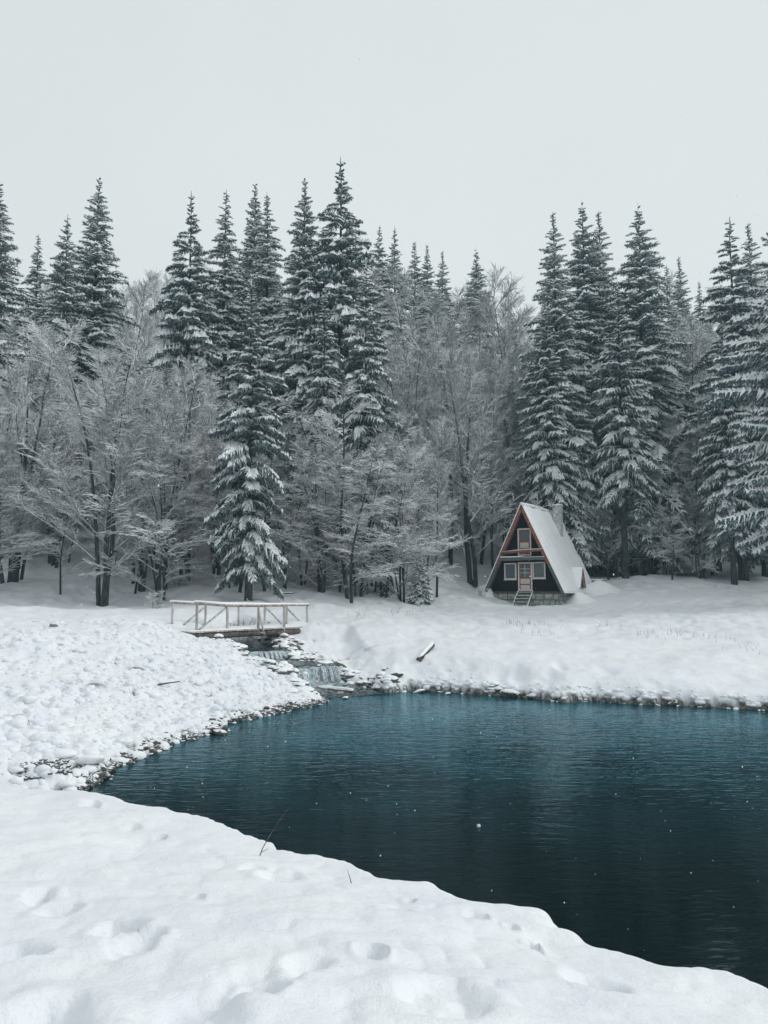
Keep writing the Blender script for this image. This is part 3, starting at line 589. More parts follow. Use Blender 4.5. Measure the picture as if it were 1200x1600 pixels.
def broadleaf(seed, Ht, spread, stems=3, nlimb=9, nsub=8, ntw=6, ntt=4, first=.28, upright=.5, twr=.011, droop=.15):
    rs = random.Random(seed); thin = []; stem_me = []
    def grow(p, d, L, r0, r1, n, trop, jit, snow, stem):
        pts = [p]; st = L/n
        for i in range(n):
            d = (d+Vector((rs.gauss(0, jit), rs.gauss(0, jit), rs.gauss(0, jit*.7)+trop/n))).normalized()
            q = p+d*st; a = r0+(r1-r0)*i/n; b = r0+(r1-r0)*(i+1)/n
            hz = max(.15, 1-abs(d.z))
            s_ = snow*hz
            if not stem: thin.append([*p, *q, a, b, s_, s_])
            pts.append(q); p = q
        return pts, d
    for s_ in range(stems):
        az = 6.283*s_/stems+rs.uniform(-.5, .5); lean = rs.uniform(.03, .11) if stems > 1 else .03
        b0 = Vector((math.cos(az)*.18*(stems > 1), math.sin(az)*.18*(stems > 1), -.8)); d0 = Vector((math.cos(az)*lean, math.sin(az)*lean, 1)).normalized()
        hh = Ht*rs.uniform(.8, 1.0)+.8; r_ = Ht*rs.uniform(.007, .011)
        tp, _ = grow(b0, d0, hh, r_, .012, 12, .05, .05, 0, True)
        mb = MB(); mb.tube(tp, [(r_+(.012-r_)*i/12)*(1.35 if i == 0 else 1) for i in range(13)], 7, .04); tm = mb.mesh('trunk'); tm.polygons.foreach_set('use_smooth', [True]*len(tm.polygons)); tm.materials.append(M['bark']); stem_me.append(('trunk', tm))
        for k in range(nlimb):
            t = first+(1-first)*((k+rs.random()*.8)/nlimb); i = min(11, int(t*12)); f_ = t*12-i; p = tp[i].lerp(tp[i+1], f_)
            az2 = rs.uniform(0, 6.283) if stems == 1 else az+rs.gauss(0, 1.3)
            el = upright*rs.uniform(.5, 1.3)+t*.5
            d = Vector((math.cos(az2), math.sin(az2), el)).normalized(); L = spread*(1.08-t*.72)*rs.uniform(.7, 1.15); rl = r_*(.5-.28*t)
            lp, _ = grow(p, d, L, rl, .010, 7, -droop*rs.uniform(.6,1.6)-(.25 if t < .5 and droop > .2 else 0), .10, .036, None)
            for m_ in range(nsub):
                t2 = .2+.8*(m_+rs.random())/nsub; i2 = min(6, int(t2*7)); p2 = lp[i2].lerp(lp[i2+1], t2*7-i2); dd = (lp[i2+1]-lp[i2]).normalized()
                sv = dd.cross(Vector((0,0,1))); sv = sv.normalized() if sv.length > .05 else Vector((1,0,0)); sg = 1 if m_ % 2 else -1
                d2 = (dd*.75+sv*sg*rs.uniform(.35,.85)+Vector((0,0,rs.uniform(-.1,.35)+(.25 if droop <= 0 else 0)))).normalized(); L2 = L*.42*(1.15-t2*.6)*rs.uniform(.6,1.2)
                sp_, _ = grow(p2, d2, L2, .016, .008, 3, -.1, .11, .027, None)
                for w_ in range(ntw):
                    t3 = .15+.85*(w_+rs.random())/ntw; i3 = min(2, int(t3*3)); p3 = sp_[i3].lerp(sp_[i3+1], t3*3-i3); d_3 = (sp_[i3+1]-sp_[i3]).normalized()
                    s3 = d_3.cross(Vector((0,0,1))); s3 = s3.normalized() if s3.length > .05 else sv
                    d3 = (d_3+s3*(1 if w_ % 2 else -1)*rs.uniform(.4,1)+Vector((0,0,rs.uniform(-.2,.35)))).normalized(); L3 = rs.uniform(.35,.8)*(Ht/14)**.5
                    tw, dE = grow(p3, d3, L3, twr, twr*.6, 2, -.12, .12, .019, None)
                    for v_ in range(ntt):
                        i4 = v_ % 2; p4 = tw[i4].lerp(tw[i4+1], rs.random()); dv = (tw[i4+1]-tw[i4]).normalized()
                        d4 = (dv+Vector((rs.gauss(0,.5), rs.gauss(0,.5), rs.gauss(0,.22)))).normalized()
                        grow(p4, d4, rs.uniform(.15,.4), twr*.8, twr*.4, 1, 0, .1, .015, None)
    Sg = np.array(thin); Vw, Vs, Fq, _ = kite(Sg, 1.0)
    tw = np_mesh('twigs', Vw, Fq); tw.materials.append(M['twig_bark']); sn = np_mesh('twig_snow', Vs, Fq); sn.materials.append(M['rime'])
    return dict(H=Ht, R=spread, parts=[('crown', tw), ('snow', sn)]+stem_me)
def place(proto, name, x, y, h, label, cat, group, wide=1.0, rz=None, z=None, lean=0):
    s = h/proto['H']; zz_ = H(x, y)-.1 if z is None else z
    r = root(name, (x, y, zz_), label, cat, group, random.uniform(0, 6.28) if rz is None else rz)
    r.scale = (s*wide, s*wide, s)
    if lean: r.rotation_euler[1] = lean
    for nm, me in proto['parts']:
        o = bpy.data.objects.new(nm, me); COL.objects.link(o); o.parent = r
    return r
SP = {'slim': spruce(1, 25, 3.2, 2.0, p=2.5, snow=2.6, bare=.08, dens=1.28, curtain=.85, rtw=.036), 'slimb': spruce(2, 25, 3.0, 2.5, p=2.7, gap=.1, snow=2.6, bare=.08, dens=1.28, curtain=.85, rtw=.036, drop=(.25,.6), pitch_top=25), 'dense': spruce(3, 23, 3.5, 2.0, p=2.4, snow=2.6, bare=.08, dens=1.2, curtain=.85, rtw=.037, drop=(.2,.5)),
      'front': spruce(4, 17, 2.45, 1.9, p=2.6, snow=2.3, dens=.9, gap=.14, drop=(.25,.6), lat=.38, nt0=18, rtw=.033, bare=.40, drr=(.35,1.0)), 'fronta': spruce(5, 19, 3.2, 3.2, p=2.4, snow=2.1, dens=.82, gap=.18, drop=(.25,.55), lat=.38, nt0=18, rtw=.033, bare=.40, drr=(.35,1.0)),
      'high': spruce(9, 24, 3.7, 6.8, p=2.4, snow=2.2, dens=.8, gap=.16, drop=(.25,.55), lat=.38, nt0=15, rtw=.036, bare=.35, drr=(.35,1.0)),
      'limbs': spruce(6, 22, 4.6, 3.2, p=2.3, snow=3.2, dens=.66, gap=.14, curtain=.8, drop=(.0,.22), pitch_bot=-8, lat=.26, nt0=16, rtw=.034, bare=.10, drr=(.4,1.2)), 'open': spruce(7, 20, 3.3, 2.0, gap=.28, snow=2.6, bare=.12, pitch_top=25),
      'young': spruce(8, 5, 1.3, .3, p=1.3, snow=1.6, rtw=.08, dens=1.3)}
BL = {'wide': broadleaf(21, 15, 5.0, 4, 10, 10, 6, 4, first=.16, upright=.85, droop=-.12), 'tall': broadleaf(22, 18, 4.6, 2, 18, 9, 6, 4, upright=1.15, first=.14, droop=-.2), 'arch': broadleaf(23, 11, 5.4, 4, 10, 10, 6, 4, first=.10, upright=.7, droop=.35),
      'feather': broadleaf(24, 19, 4.2, 1, 30, 9, 6, 4, first=.2, upright=1.0, droop=0), 'thin': broadleaf(25, 10, 1.9, 1, 14, 6, 5, 3, first=.2, upright=.7),
      'bush': broadleaf(26, 2.2, 1.1, 6, 4, 4, 3, 2, first=.2, upright=1.2, twr=.006)}

def top_h(px, py, d):
    q = P(px, py, d); return q[0], d, q[2]-(H(q[0], d)-.1)
def SPR(kind, px, py, d, label, group=None, wide=1.0, rz=None):
    x, y, h = top_h(px, py, d); return place(SP[kind], 'spruce_tree', x, y, h, label, 'tree', group, wide, rz, None, random.uniform(-.018,.018))
def BLF(kind, px, py, d, label, group=None, wide=1.0, rz=None):
    x, y, h = top_h(px, py, d); return place(BL[kind], 'bare_tree', x, y, h, label, 'tree', group, wide, rz)
SPR('slim', -4,292,52, 'tall dark spruce cut off by the left edge of the photo', wide=1.25)
SPR('slimb', 65,366,66, 'pale slim spruce between the left edge spruce and its lower neighbour')
SPR('dense', 108,338,56, 'medium spruce just left of the tallest left hand spruce', wide=.95)
SPR('slim', 155,278,58, 'tallest pointed spruce of the left group above the frosted trees', wide=1.1)
SPR('open', 303,305,55, 'open branched spruce first of the row left of the snowy front spruce')
SPR('slimb', 353,299,58, 'slim spruce second in the row behind the snowy front spruce')
SPR('slim', 398,289,63, 'spruce tip rising directly above the snowy front spruce')
SPR('slimb', 425,303,59, 'narrow spruce tip just right of the tip above the front spruce')
SPR('slim', 480,283,56, 'dark narrow spruce left of the tallest spruce')
SPR('open', 535,250,57, 'tallest spruce of all with thin open top in the middle', wide=1.15, rz=1)
SPR('front', 397,432,40.5, 'heavily snow laden spruce in front, trunk behind the footbridge')
SPR('fronta', 572,405,47, 'snow clumped spruce standing right of centre before the tallest one', wide=.78)
SPR('fronta', 508,445,51, 'paler snowy spruce left of the central snow clumped one', wide=.7)
SPR('slimb', 588,352,78, 'small hazy spruce tip first right of the tallest spruce')
SPR('dense', 615,357,78, 'small hazy spruce tip second right of the tallest spruce', wide=.8)
SPR('slimb', 650,375,88, 'thin faint spruce tip third right of the tallest spruce')
SPR('slim', 671,381,86, 'hazy spruce tip fourth right of the tallest spruce', wide=.9)
SPR('slim', 691,393,84, 'lower hazy spruce tip fifth right of the tallest spruce', wide=.9)
SPR('dense', 744,387,84, 'lone small spruce tip in the gap of the skyline', wide=1.0)
SPR('slim', 865,334,62, 'spruce with thin bare tip, left in the group above the cabin')
SPR('dense', 906,315,66, 'tallest spruce of the group above the cabin')
SPR('slim', 933,328,67, 'narrow spruce tip touching the tallest one above the cabin')
SPR('dense', 991,320,64, 'broad topped spruce right in the group above the cabin', wide=1.05)
SPR('high', 850,470,60, 'snow clumped spruce directly behind the cabin roof', wide=.95)
SPR('high', 962,440,60, 'snow laden spruce right behind the cabin chimney side', wide=1.0)
SPR('slim', 1012,400,68, 'dark spruce filling right flank of the group above the cabin')
SPR('slimb', 1044,412,82, 'small hazy spruce tip beside the group above the cabin')
SPR('slim', 1065,404,80, 'hazy spruce tip in the gap left of the right edge spruces', wide=.9)
SPR('slimb', 1091,440,98, 'faintest tiny spruce tip in the gap before the right edge spruces')
SPR('open', 1135,342,60, 'open topped spruce left in the right edge group', wide=1.1)
SPR('slim', 1169,350,64, 'thin tipped spruce between the two big right edge spruces')
SPR('limbs', 1212,330,45.5, 'nearest right edge spruce with long level snow hung limbs', wide=1.05, rz=.5)
SPR('high', 1128,500,57, 'lower snowy spruce under the right edge group', wide=1.0)
SPR('limbs', 1262,360,54, 'big spruce outside and behind the right edge spruce', wide=1.0, rz=2)
SPR('young', 655,862,46.5, 'young snow bowed spruce under the arching bare trees', wide=1.2)
SPR('young', 600,870,47.5, 'small snowy spruce sapling in the middle undergrowth', wide=1.2)
SPR('young', 1037,845,63, 'small snowy spruce at the right forest edge', wide=1.0)
# frosted bare trees
BLF('wide', 178,500,39.5, 'big frosted bare tree with dark clustered stems on the left')
BLF('wide', 40,505,44, 'frosted bare tree at the left edge', rz=1.2)
BLF('tall', 100,498,48, 'tall frosted bare tree behind the left edge tree', rz=2.2)
BLF('tall', 300,512,45, 'frosted bare tree between the left stems and the footbridge spruce', rz=.4, wide=.9)
BLF('arch', 262,640,41, 'low frosted bare tree above the left end of the footbridge', rz=.9, wide=.8)
BLF('arch', -20,690,41, 'low frosted bare tree bending in from the left edge', rz=2)
BLF('arch', 505,665,45, 'frosted bare tree with slender stems right of the footbridge spruce', rz=.1, wide=.75)
BLF('arch', 600,690,47, 'wide arching frosted tree over the young spruce', rz=3.3, wide=.95)
BLF('tall', 560,640,53, 'frosted bare tree in the middle shade behind the arching one', rz=4.1)
BLF('feather', 640,440,66, 'feathery frosted tree crown right of the central spruce')
BLF('feather', 700,470,60, 'feathery frosted tree left of the cabin group', rz=1)
BLF('tall', 735,500,56, 'frosted tree with thick dark trunk left of the cabin', rz=2, wide=1.05)
BLF('feather', 790,455,70, 'pale feathery tree crown on the skyline left of the cabin spruces', rz=2, wide=1.15)
BLF('feather', 745,480,72, 'pale feathery tree crown below the lone skyline spruce tip', rz=3)
BLF('feather', 215,440,76, 'pale feathery tree crown in the left skyline gap', rz=4, wide=1.1)
BLF('feather', 257,428,74, 'pale feathery tree left of the open branched spruce', rz=5)
BLF('feather', 570,435,63, 'feathery frosted crown just below the tallest spruce', rz=2.6)
BLF('arch', 1035,655,62, 'small frosted bare tree in the gap right of the cabin', rz=1.6, wide=.7)
BLF('tall', 1062,480,74, 'frosted bare tree high in the right gap', rz=3.1)
BLF('feather', 1100,500,76, 'frosted feathery tree behind the right edge group', rz=.3)
BLF('arch', 1085,760,60, 'low frosted bare tree below the right edge spruces', rz=4.6, wide=.6)
BLF('thin', 872,800,60, 'thin frosted tree just right behind the chimney', rz=2.)
BLF('tall', 232,535,43, 'slender frosted bare tree right of the clustered dark stems', rz=5.2)
BLF('wide', 345,600,48, 'frosted bare tree half behind the footbridge spruce on its left', rz=3.9, wide=.8)
BLF('wide', 5,600,41.5, 'lower frosted bare tree cut by the left edge', rz=3.0, wide=.8)
BLF('wide', 665,600,55, 'broad frosted tree in front of the dark trunked tree left of the cabin', rz=1.9, wide=.65)
BLF('wide', 640,520,57, 'broad frosted crown between the central spruce and the cabin', rz=4.4, wide=.8)
BLF('arch', 628,655,47, 'frosted tree with arching limbs nearest the left side of the cabin', rz=0.6, wide=.7)
BLF('tall', 655,640,51, 'upright frosted tree behind the arching limbs left of the cabin', rz=2.7, wide=.7)
# the wood further in: evenly jittered up the slope
rs = random.Random(5)
ZONES = [(0,'beyond the left edge'),(95,'above the left bank'),(190,'behind the clustered dark stems'),(290,'left of the footbridge spruce'),(400,"above the footbridge's left half"),(500,"above the footbridge's right half"),
         (600,'left of the arching frosted tree'),(680,'behind the arching frosted tree'),(760,'just left of the cabin'),(850,'above the cabin front'),(945,'above the cabin roof and chimney'),(1040,'right of the cabin'),(1130,'left of the right edge spruce'),(1200,'behind the right edge spruce'),(9999,'beyond the right edge')]
def zone(px): return next(t for l, t in ZONES if px < l)
ROWS = ['low in the front of the wood','in the first row of the wood','between the first wood rows','in the second row of the wood','in the third row of the wood','midway up the wooded slope','high on the wooded slope','near the top of the slope','at the very top of the slope']
for row, (d, py0) in enumerate([(47,720),(50,640),(54,600),(58,570),(62,545),(69,520),(77,480),(86,460),(96,455)]):
    px = (-90 if d < 56 else -230)+rs.uniform(0, 40); low = d < 49
    while px < (1300 if d < 56 else 1430):
        skip = (d < 49 and px > 625) or (d < 60 and 690 < px < 1300) or (d < 66 and px > 980)
        if not skip:
            if low: BLF('arch', px, py0+rs.uniform(-30,80), d+rs.uniform(-1.5,1.5), 'spreading bare tree '+ROWS[row]+', '+zone(px), 'low bare trees at the front of the wood')
            elif rs.random() < (.32 if d < 80 else .25) and not (d < 64 and 590 < px < 790):
                SPR(rs.choice(['slim','slimb','dense','open']), px, py0+rs.uniform(-10,70), d+rs.uniform(-2,2), 'snow dusted spruce '+ROWS[row]+', '+zone(px), 'spruces deeper in the wood')
            else:
                BLF(rs.choice(['tall','feather','feather']), px, py0+rs.uniform(-15,50), d+rs.uniform(-2,2), 'frosted bare tree '+ROWS[row]+', '+zone(px), 'bare trees deeper in the wood')
        px += rs.uniform(45, 80)*60/d
for k in range(95):                             # slender trunks of the undergrowth
    px = rs.uniform(-40, 1240); d = rs.uniform(42, 58) if px < 700 else rs.uniform(57, 70)
    if px < 700 and px > 560: d += 5
    x = (px-600)/1200*d; h = rs.uniform(6, 12)
    if 740 < px < 945 and d < 62: d = 64
    place(BL['thin'], 'young_tree', x, d, h, ('tall' if h > 10 else 'medium' if h > 8 else 'short')+' dark stemmed sapling '+('at the forest edge ' if d < (50 if px < 700 else 63) else 'in the shade ')+zone(px), 'tree', 'young trees in the shade', wide=rs.uniform(.7,1.3), rz=rs.uniform(0,6))
# bare shrubs
for px, d, h, lab in [(383,34.8,1.3,'frosted shrub behind the footbridge rail'),(753,52.5,.8,'snowy shrub against the left eave of the cabin'),(565,46,.8,'small dark shrub at the forest edge near the middle'),
                      (366,35.6,.9,'smaller frosted shrub left of the one behind the footbridge'),(240,38,1.0,'low frosted shrub left of the footbridge')]:
    place(BL['bush'], 'shrub', (px-600)/1200*d*.99, d, h, lab, 'shrub', None, rz=rs.uniform(0,6))

# ------------------------------------------------------------------ cabin (local: x across the front, y back along the ridge, z up from the eaves)
CA = R(-30.7); AX, AY = 9.36, 52.0; HW, AH, LEN = 2.85, 6.03, 7.7; EZ = 3.6
cab = root('cabin', (AX, AY, EZ), 'small black fronted A-frame cabin with red trim, snowy steep roof and stone base', 'cabin', None, CA)
th = math.atan2(HW, AH); nx, nz = math.cos(th), math.sin(th)       # outward normal of the right slope
def slope_prism(side, u0, u1, y0, y1, t0, t1):
    """slab along the slope, u = metres down from the ridge, t = height above the roof plane"""
    L = math.hypot(HW, AH); f = lambda u, t: (side*(HW*u/L+nx*t), AH*(1-u/L)+nz*t)
    q = [f(u0,t0), f(u1,t0), f(u1,t1), f(u0,t1)]; return [(a, y0, c) for a, c in q], (0, y1-y0, 0)
SL = math.hypot(HW, AH)
for sd2 in (-1, 1):
    mb = MB(); mb.prism(*slope_prism(sd2, 0, SL, 0, LEN, -.12, 0)); rf = mb.build('roof', M['grey_wood'], cab)
    # snow lying on the slope in gentle courses
    nu, ny = 64, 60; V = []
    for i in range(nu+1):
        for j in range(ny+1):
            u_ = SL*i/nu*1.0; y_ = -.03+(LEN+.06)*j/ny
            a_n = float(vnoise(np.array([u_*1.2]), np.array([y_*.9]), 81+sd2)[0])
            t_ = .10+.09*a_n+.05*float(vnoise(np.array([u_*3.]), np.array([y_*2.2]), 85)[0])+.014*((i % 4)/4)
            if i == 0 or i == nu or j == 0 or j == ny: t_ = .012
            V.append((sd2*(HW*u_/SL+nx*t_), y_, AH*(1-u_/SL)+nz*t_))
    F = [(i*(ny+1)+j, i*(ny+1)+j+1, (i+1)*(ny+1)+j+1, (i+1)*(ny+1)+j) for i in range(nu) for j in range(ny)]
    me = np_mesh('roof_snow', np.array(V), np.array(F) if sd2 > 0 else np.array(F)[:, ::-1], True); link('snow', me, M['snow'], rf)
    # bargeboards: red above, bare grey below
    mb = MB(); mb.prism(*slope_prism(sd2, .0, SL*.66, -.05, .0, -.20, .02)); bb = mb.build('bargeboard', M['red'], cab)
    mb = MB(); mb.prism(*slope_prism(sd2, SL*.66+.004, SL*1.005, -.045, .0, -.19, .02)); bb = mb.build('bargeboard', M['grey_wood'], cab); bb['label'] = 'unpainted grey lower bargeboard'
    mb = MB(); mb.prism(*slope_prism(sd2, .0, SL, -.06, .35, .02, .075)); mb.build('edge_snow', M['snow'], bb)
    mb = MB(); mb.prism(*slope_prism(sd2, .03, SL*.99, LEN, LEN+.05, -.20, .02)); mb.build('bargeboard', M['grey_wood'], cab)
mb = MB(); mb.tube([(0, -.06, AH+.06), (0, LEN*.33, AH+.09), (0, LEN*.66, AH+.07), (0, LEN+.05, AH+.07)], [.10,.12,.10,.10], 8); mb.build('ridge_snow', M['snow'], cab, True)
# front wall in dark boards, recessed under the roof
RC = .5
def wall_hw(v): return (AH-v)/AH*HW-.14
mb = MB(); v = .0; bh = .155
while v < AH-.5:
    a, b2 = wall_hw(v+.004), wall_hw(v+bh-.004); d = random.uniform(0, .014)
    mb.prism([(-a, RC-d, v+.004), (a, RC-d, v+.004), (b2, RC-d-.012, v+bh-.004), (-b2, RC-d-.012, v+bh-.004)], (0, .06+d, 0)); v += bh
mb.prism([(-wall_hw(0), RC+.055, 0), (wall_hw(0), RC+.055, 0), (0, RC+.055, AH-.3)], (0, .05, 0))
mb.build('front_wall', M['black_wood'], cab)
mb = MB(); mb.prism([(-wall_hw(0), LEN-.4, 0), (wall_hw(0), LEN-.4, 0), (0, LEN-.4, AH-.3)], (0, .08, 0)); mb.build('rear_wall', M['black_wood'], cab)
mb = MB(); mb.box(-2.55, 2.55, RC-.03, LEN-.3, -.02, .12); mb.build('floor_beam', M['dark_log'], cab)
def frame(u0, u1, v0, v1, w, y0, y1, m, par, name='frame'):
    mb = MB(); mb.box(u0, u0+w, y0, y1, v0, v1); mb.box(u1-w, u1, y0, y1, v0, v1); mb.box(u0+w, u1-w, y0+.002, y1, v1-w, v1); mb.box(u0+w, u1-w, y0+.002, y1, v0, v0+w)
    return mb.build(name, m, par, bevel=.006)
F0 = RC-.025
def window(c, v0, v1, w):
    e = frame(c-w/2, c+w/2, v0, v1, .085, F0-.045, F0+.03, M['white_paint'], cab, 'window')
    frame(c-w/2+.088, c+w/2-.088, v0+.088, v1-.088, .05, F0-.02, F0+.02, M['red_grey'], e, 'sash')
    mb = MB(); mb.box(c-w/2+.13, c+w/2-.13, F0+.0, F0+.012, v0+.13, v1-.13); mb.build('pane', M['glass'], e)
    mb = MB(); mb.box(c-w/2-.03, c+w/2+.03, F0-.09, F0-.046, v0-.035, v0+.005); mb.build('sill', M['white_paint'], e)
M['red_grey'] = noise_mat('faded_red_paint', (.16,.09,.09), (.28,.17,.16), 6, .7)
window(-1.06, .93, 2.07, .88); window(.99, .98, 2.10, .90)
# ground door
def door(c, v0, v1, w, panes, lab):
    e = frame(c-w/2, c+w/2, v0, v1, .085, F0-.05, F0+.03, M['white_paint'], cab, 'door_frame')
    mb = MB(); mb.box(c-w/2+.087, c+w/2-.087, F0-.015, F0+.03, v0+.03, v1-.087); dr = mb.build('door', M['red'], cab)
    a0, a1 = c-w/2+.17, c+w/2-.17; H_ = v1-v0
    if panes:
        z0, z1 = v0+H_*.49, v1-.17
        for i in range(2):
            for j in range(3):
                mb = MB(); x0 = a0+(a1-a0)*i/2+.014; x1 = a0+(a1-a0)*(i+1)/2-.014; q0 = z0+(z1-z0)*j/3+.014; q1 = z0+(z1-z0)*(j+1)/3-.014
                mb.box(x0, x1, F0-.024, F0-.016, q0, q1); mb.build('pane', M['glass'], dr)
        mb = MB(); mb.box(c-.016, c+.016, F0-.034, F0-.0165, z0-.01, z1); 
        for j in (1, 2): mb.box(a0, c-.018, F0-.033, F0-.0165, z0+(z1-z0)*j/3-.014, z0+(z1-z0)*j/3+.014); mb.box(c+.018, a1, F0-.033, F0-.0165, z0+(z1-z0)*j/3-.014, z0+(z1-z0)*j/3+.014)
        mb.build('glazing_bar', M['white_paint'], dr)
        rows = [(.05,.20),(.25,.42)]
    else:
        mb = MB(); mb.box(a0, a1, F0-.024, F0-.016, v0+H_*.56, v1-.19); mb.build('pane', M['glass'], dr)
        rows = [(.28,.48)]
    for q0, q1 in rows:
        mb = MB(); mb.box(a0, a1, F0-.028, F0-.016, v0+H_*q0, v0+H_*q1); mb.build('door_panel', M['panel'], dr)
    mb = MB(); mb.tube([(c+w/2-.14, F0-.07, v0+H_*.46), (c+w/2-.24, F0-.07, v0+H_*.46)], .015, 6); mb.build('handle', M['grey_wood'], dr)
door(0, .16, 2.10, 1.0, True, ''); door(0, 2.55, 4.42, .96, False, '')
# balcony slab with snow and handrail beam
mb = MB(); mb.box(-1.62, 1.62, -.02, RC-.03, 2.26, 2.34); 
bal = mb.build('balcony', M['grey_wood'], cab)
mb = MB(); mb.box(-1.6, -.05, -.10, -.022, 2.20, 2.44, .008); mb.box(-.04, 1.6, -.09, -.022, 2.22, 2.42, .008); mb.build('fascia_board', M['grey_wood'], bal)
mb = MB(); mb.box(-1.58, -.02, -.10, RC-.06, 2.445, 2.50, .006); mb.box(0.0, 1.55, -.09, .1, 2.425, 2.45, .005); mb.build('snow', M['snow'], bal)
mb = MB(); mb.tube([(-1.52, -.06, 2.73), (-.6, -.07, 2.80), (.3, -.06, 2.86), (1.50, -.06, 2.88)], [.085,.09,.085,.08], 8); mb.build('balcony_rail', M['red'], cab, True)
mb = MB(); mb.tube([(-1.5, -.06, 2.82), (-.6, -.07, 2.89), (.3, -.06, 2.95), (1.45, -.06, 2.96)], [.02,.035,.03,.02], 6); mb.build('rail_snow', M['snow'], cab, True)
# chimney
mb = MB(); mb.box(.42, .98, 5.35, 5.95, 3.4, AH+.32, .012); ch = mb.build('chimney', M['chimney'], cab, bevel=.02)
mb = MB(); mb.box(.37, 1.03, 5.30, 6.0, AH+.325, AH+.42, .008); mb.build('chimney_cap', M['chimney'], ch, bevel=.015)
mb = MB(); mb.box(.39, 1.01, 5.32, 5.98, AH+.425, AH+.50, .012); mb.tube([(.7,5.65,AH+.48),(.7,5.65,AH+.58)], [.14,.05], 8); mb.build('snow', M['snow'], ch, bevel=.02)
mb = MB(); mb.box(.30, .416, 5.40, 5.52, AH-.9, AH-.62, .01); mb.build('bracket', M['dark_log'], ch)
# triangular dormer on the right slope
DY, DZ, DH, DWd = 3.95, .42, 1.36, .62
xr = lambda z: HW*(AH-z)/AH
xf = xr(DZ)+.24
dm = MB(); a, b2, c = (xf, DY-DWd, DZ), (xf, DY+DWd, DZ), (xf, DY, DZ+DH)
dm.prism([(xf-.05, DY-DWd+.08, DZ+.02), (xf-.05, DY+DWd-.08, DZ+.02), (xf-.05, DY, DZ+DH-.14)], (-.04,0,0)); dorm = dm.build('dormer', M['black_wood'], cab)
for s2 in (-1, 1):
    mb = MB(); mb.add([(xf+.05, DY+s2*(DWd+.03), DZ-.05), (xf+.05, DY, DZ+DH+.05), (xr(DZ+DH)-.1, DY, DZ+DH+.05), (xr(DZ)-.12, DY+s2*(DWd+.03), DZ-.05),
                      (xf+.05, DY+s2*(DWd-.04), DZ-.05), (xf+.05, DY, DZ+DH-.05), (xr(DZ+DH)-.1, DY, DZ+DH-.05), (xr(DZ)-.12, DY+s2*(DWd-.04), DZ-.05)],
                     [(0,1,2,3),(7,6,5,4),(0,4,5,1),(1,5,6,2),(3,2,6,7),(0,3,7,4)]); mb.build('dormer_roof', M['snow'], dorm)
    mb = MB(); mb.tube([(xf+.055, DY+s2*(DWd-.05), DZ), (xf+.055, DY, DZ+DH-.06)], .045, 4); mb.build('dormer_trim', M['red'], dorm)
for k, yy in enumerate((-.32,-.11,.11,.32)):
    hh_ = DH*(1-abs(yy)/DWd)-.1; mb = MB(); mb.box(xf-.04, xf-.01, DY+yy-.03, DY+yy+.03, DZ+.03, DZ+hh_); mb.build('slat', M['red_grey'], dorm)
mb = MB(); mb.box(xf-.05, xf+.10, DY-DWd, DY+DWd, DZ-.06, DZ-.0); mb.build('sill', M['grey_wood'], dorm)
# stone plinth, stones one by one
mb = MB(); mb.box(-2.38, 2.38, RC-.20, LEN-.3, -1.35, -.022); pl = mb.build('plinth', M['mortar'], cab)
def course(fn, length, z0, z1):
    z = z0
    while z < z1-.05:
        h_ = min(random.uniform(.24, .42), z1-z); q = 0
        while q < length-.05:
            w_ = min(random.uniform(.32, .85), length-q); g_ = .014; j_ = lambda: random.uniform(-.06, .06)
            g_ = random.uniform(.012, .028); a_ = abs; pts = [(q+g_+a_(j_())*.9, z+g_), (q+w_*.5, z+g_+a_(j_())*.4), (q+w_-g_-a_(j_())*.9, z+g_), (q+w_-g_, z+h_*random.uniform(.35,.65)), (q+w_-g_-a_(j_()), z+h_-g_), (q+w_*.45, z+h_-g_-a_(j_())*.3), (q+g_+a_(j_()), z+h_-g_-a_(j_())*.4), (q+g_, z+h_*random.uniform(.35,.65))]
            pr_ = random.uniform(.03, .065); c_ = (q+w_/2, z+h_/2); ins = [(c_[0]+(a-c_[0])*.82, c_[1]+(b-c_[1])*.8) for a, b in pts]; n_ = len(pts)
            v_ = [fn(a, b, -.01) for a, b in pts]+[fn(a, b, pr_) for a, b in ins]
            mb = MB(); mb.add(v_, [tuple(range(n_, 2*n_))]+[(i, (i+1) % n_, (i+1) % n_+n_, i+n_) for i in range(n_)]); mb.build('stone', M['stone'], pl)
            q += w_
        z += h_
course(lambda q, z, o: (-2.38+q, RC-.20-o, z), 4.76, -1.2, -.03)
course(lambda q, z, o: (2.38+o, RC-.20+q, z), 6.9, -1.2, -.03)
# steps: two stringers and five treads, snow on them
SY0, SY1, SZ0, SZ1 = RC-.06, -.78, .12, -.98
for u_ in (-.52, .52):
    mb = MB(); mb.prism([(u_-.03, SY0, SZ0), (u_-.03, SY1, SZ1), (u_-.03, SY1+.16, SZ1), (u_-.03, SY0, SZ0-.2)], (.06, 0, 0)); st_ = mb.build('stringer', M['grey_wood'], cab)
    mb = MB(); mb.prism([(u_-.035, SY0, SZ0+.003), (u_-.035, SY1, SZ1+.003), (u_-.035, SY1, SZ1+.045), (u_-.035, SY0, SZ0+.045)], (.07, 0, 0)); mb.build('snow', M['snow'], st_)
for k in range(5):
    t = (k+.25)/5; y_ = SY0+(SY1-SY0)*t; z_ = SZ0+(SZ1-SZ0)*t
    mb = MB(); mb.box(-.485, .485, y_-.16, y_+.02, z_-.04, z_); tr_ = mb.build('tread', M['dark_log'], cab)
    mb = MB(); mb.box(-.47, .47, y_-.165, y_-.06, z_+.003, z_+.03, .004); mb.build('snow', M['snow'], tr_)
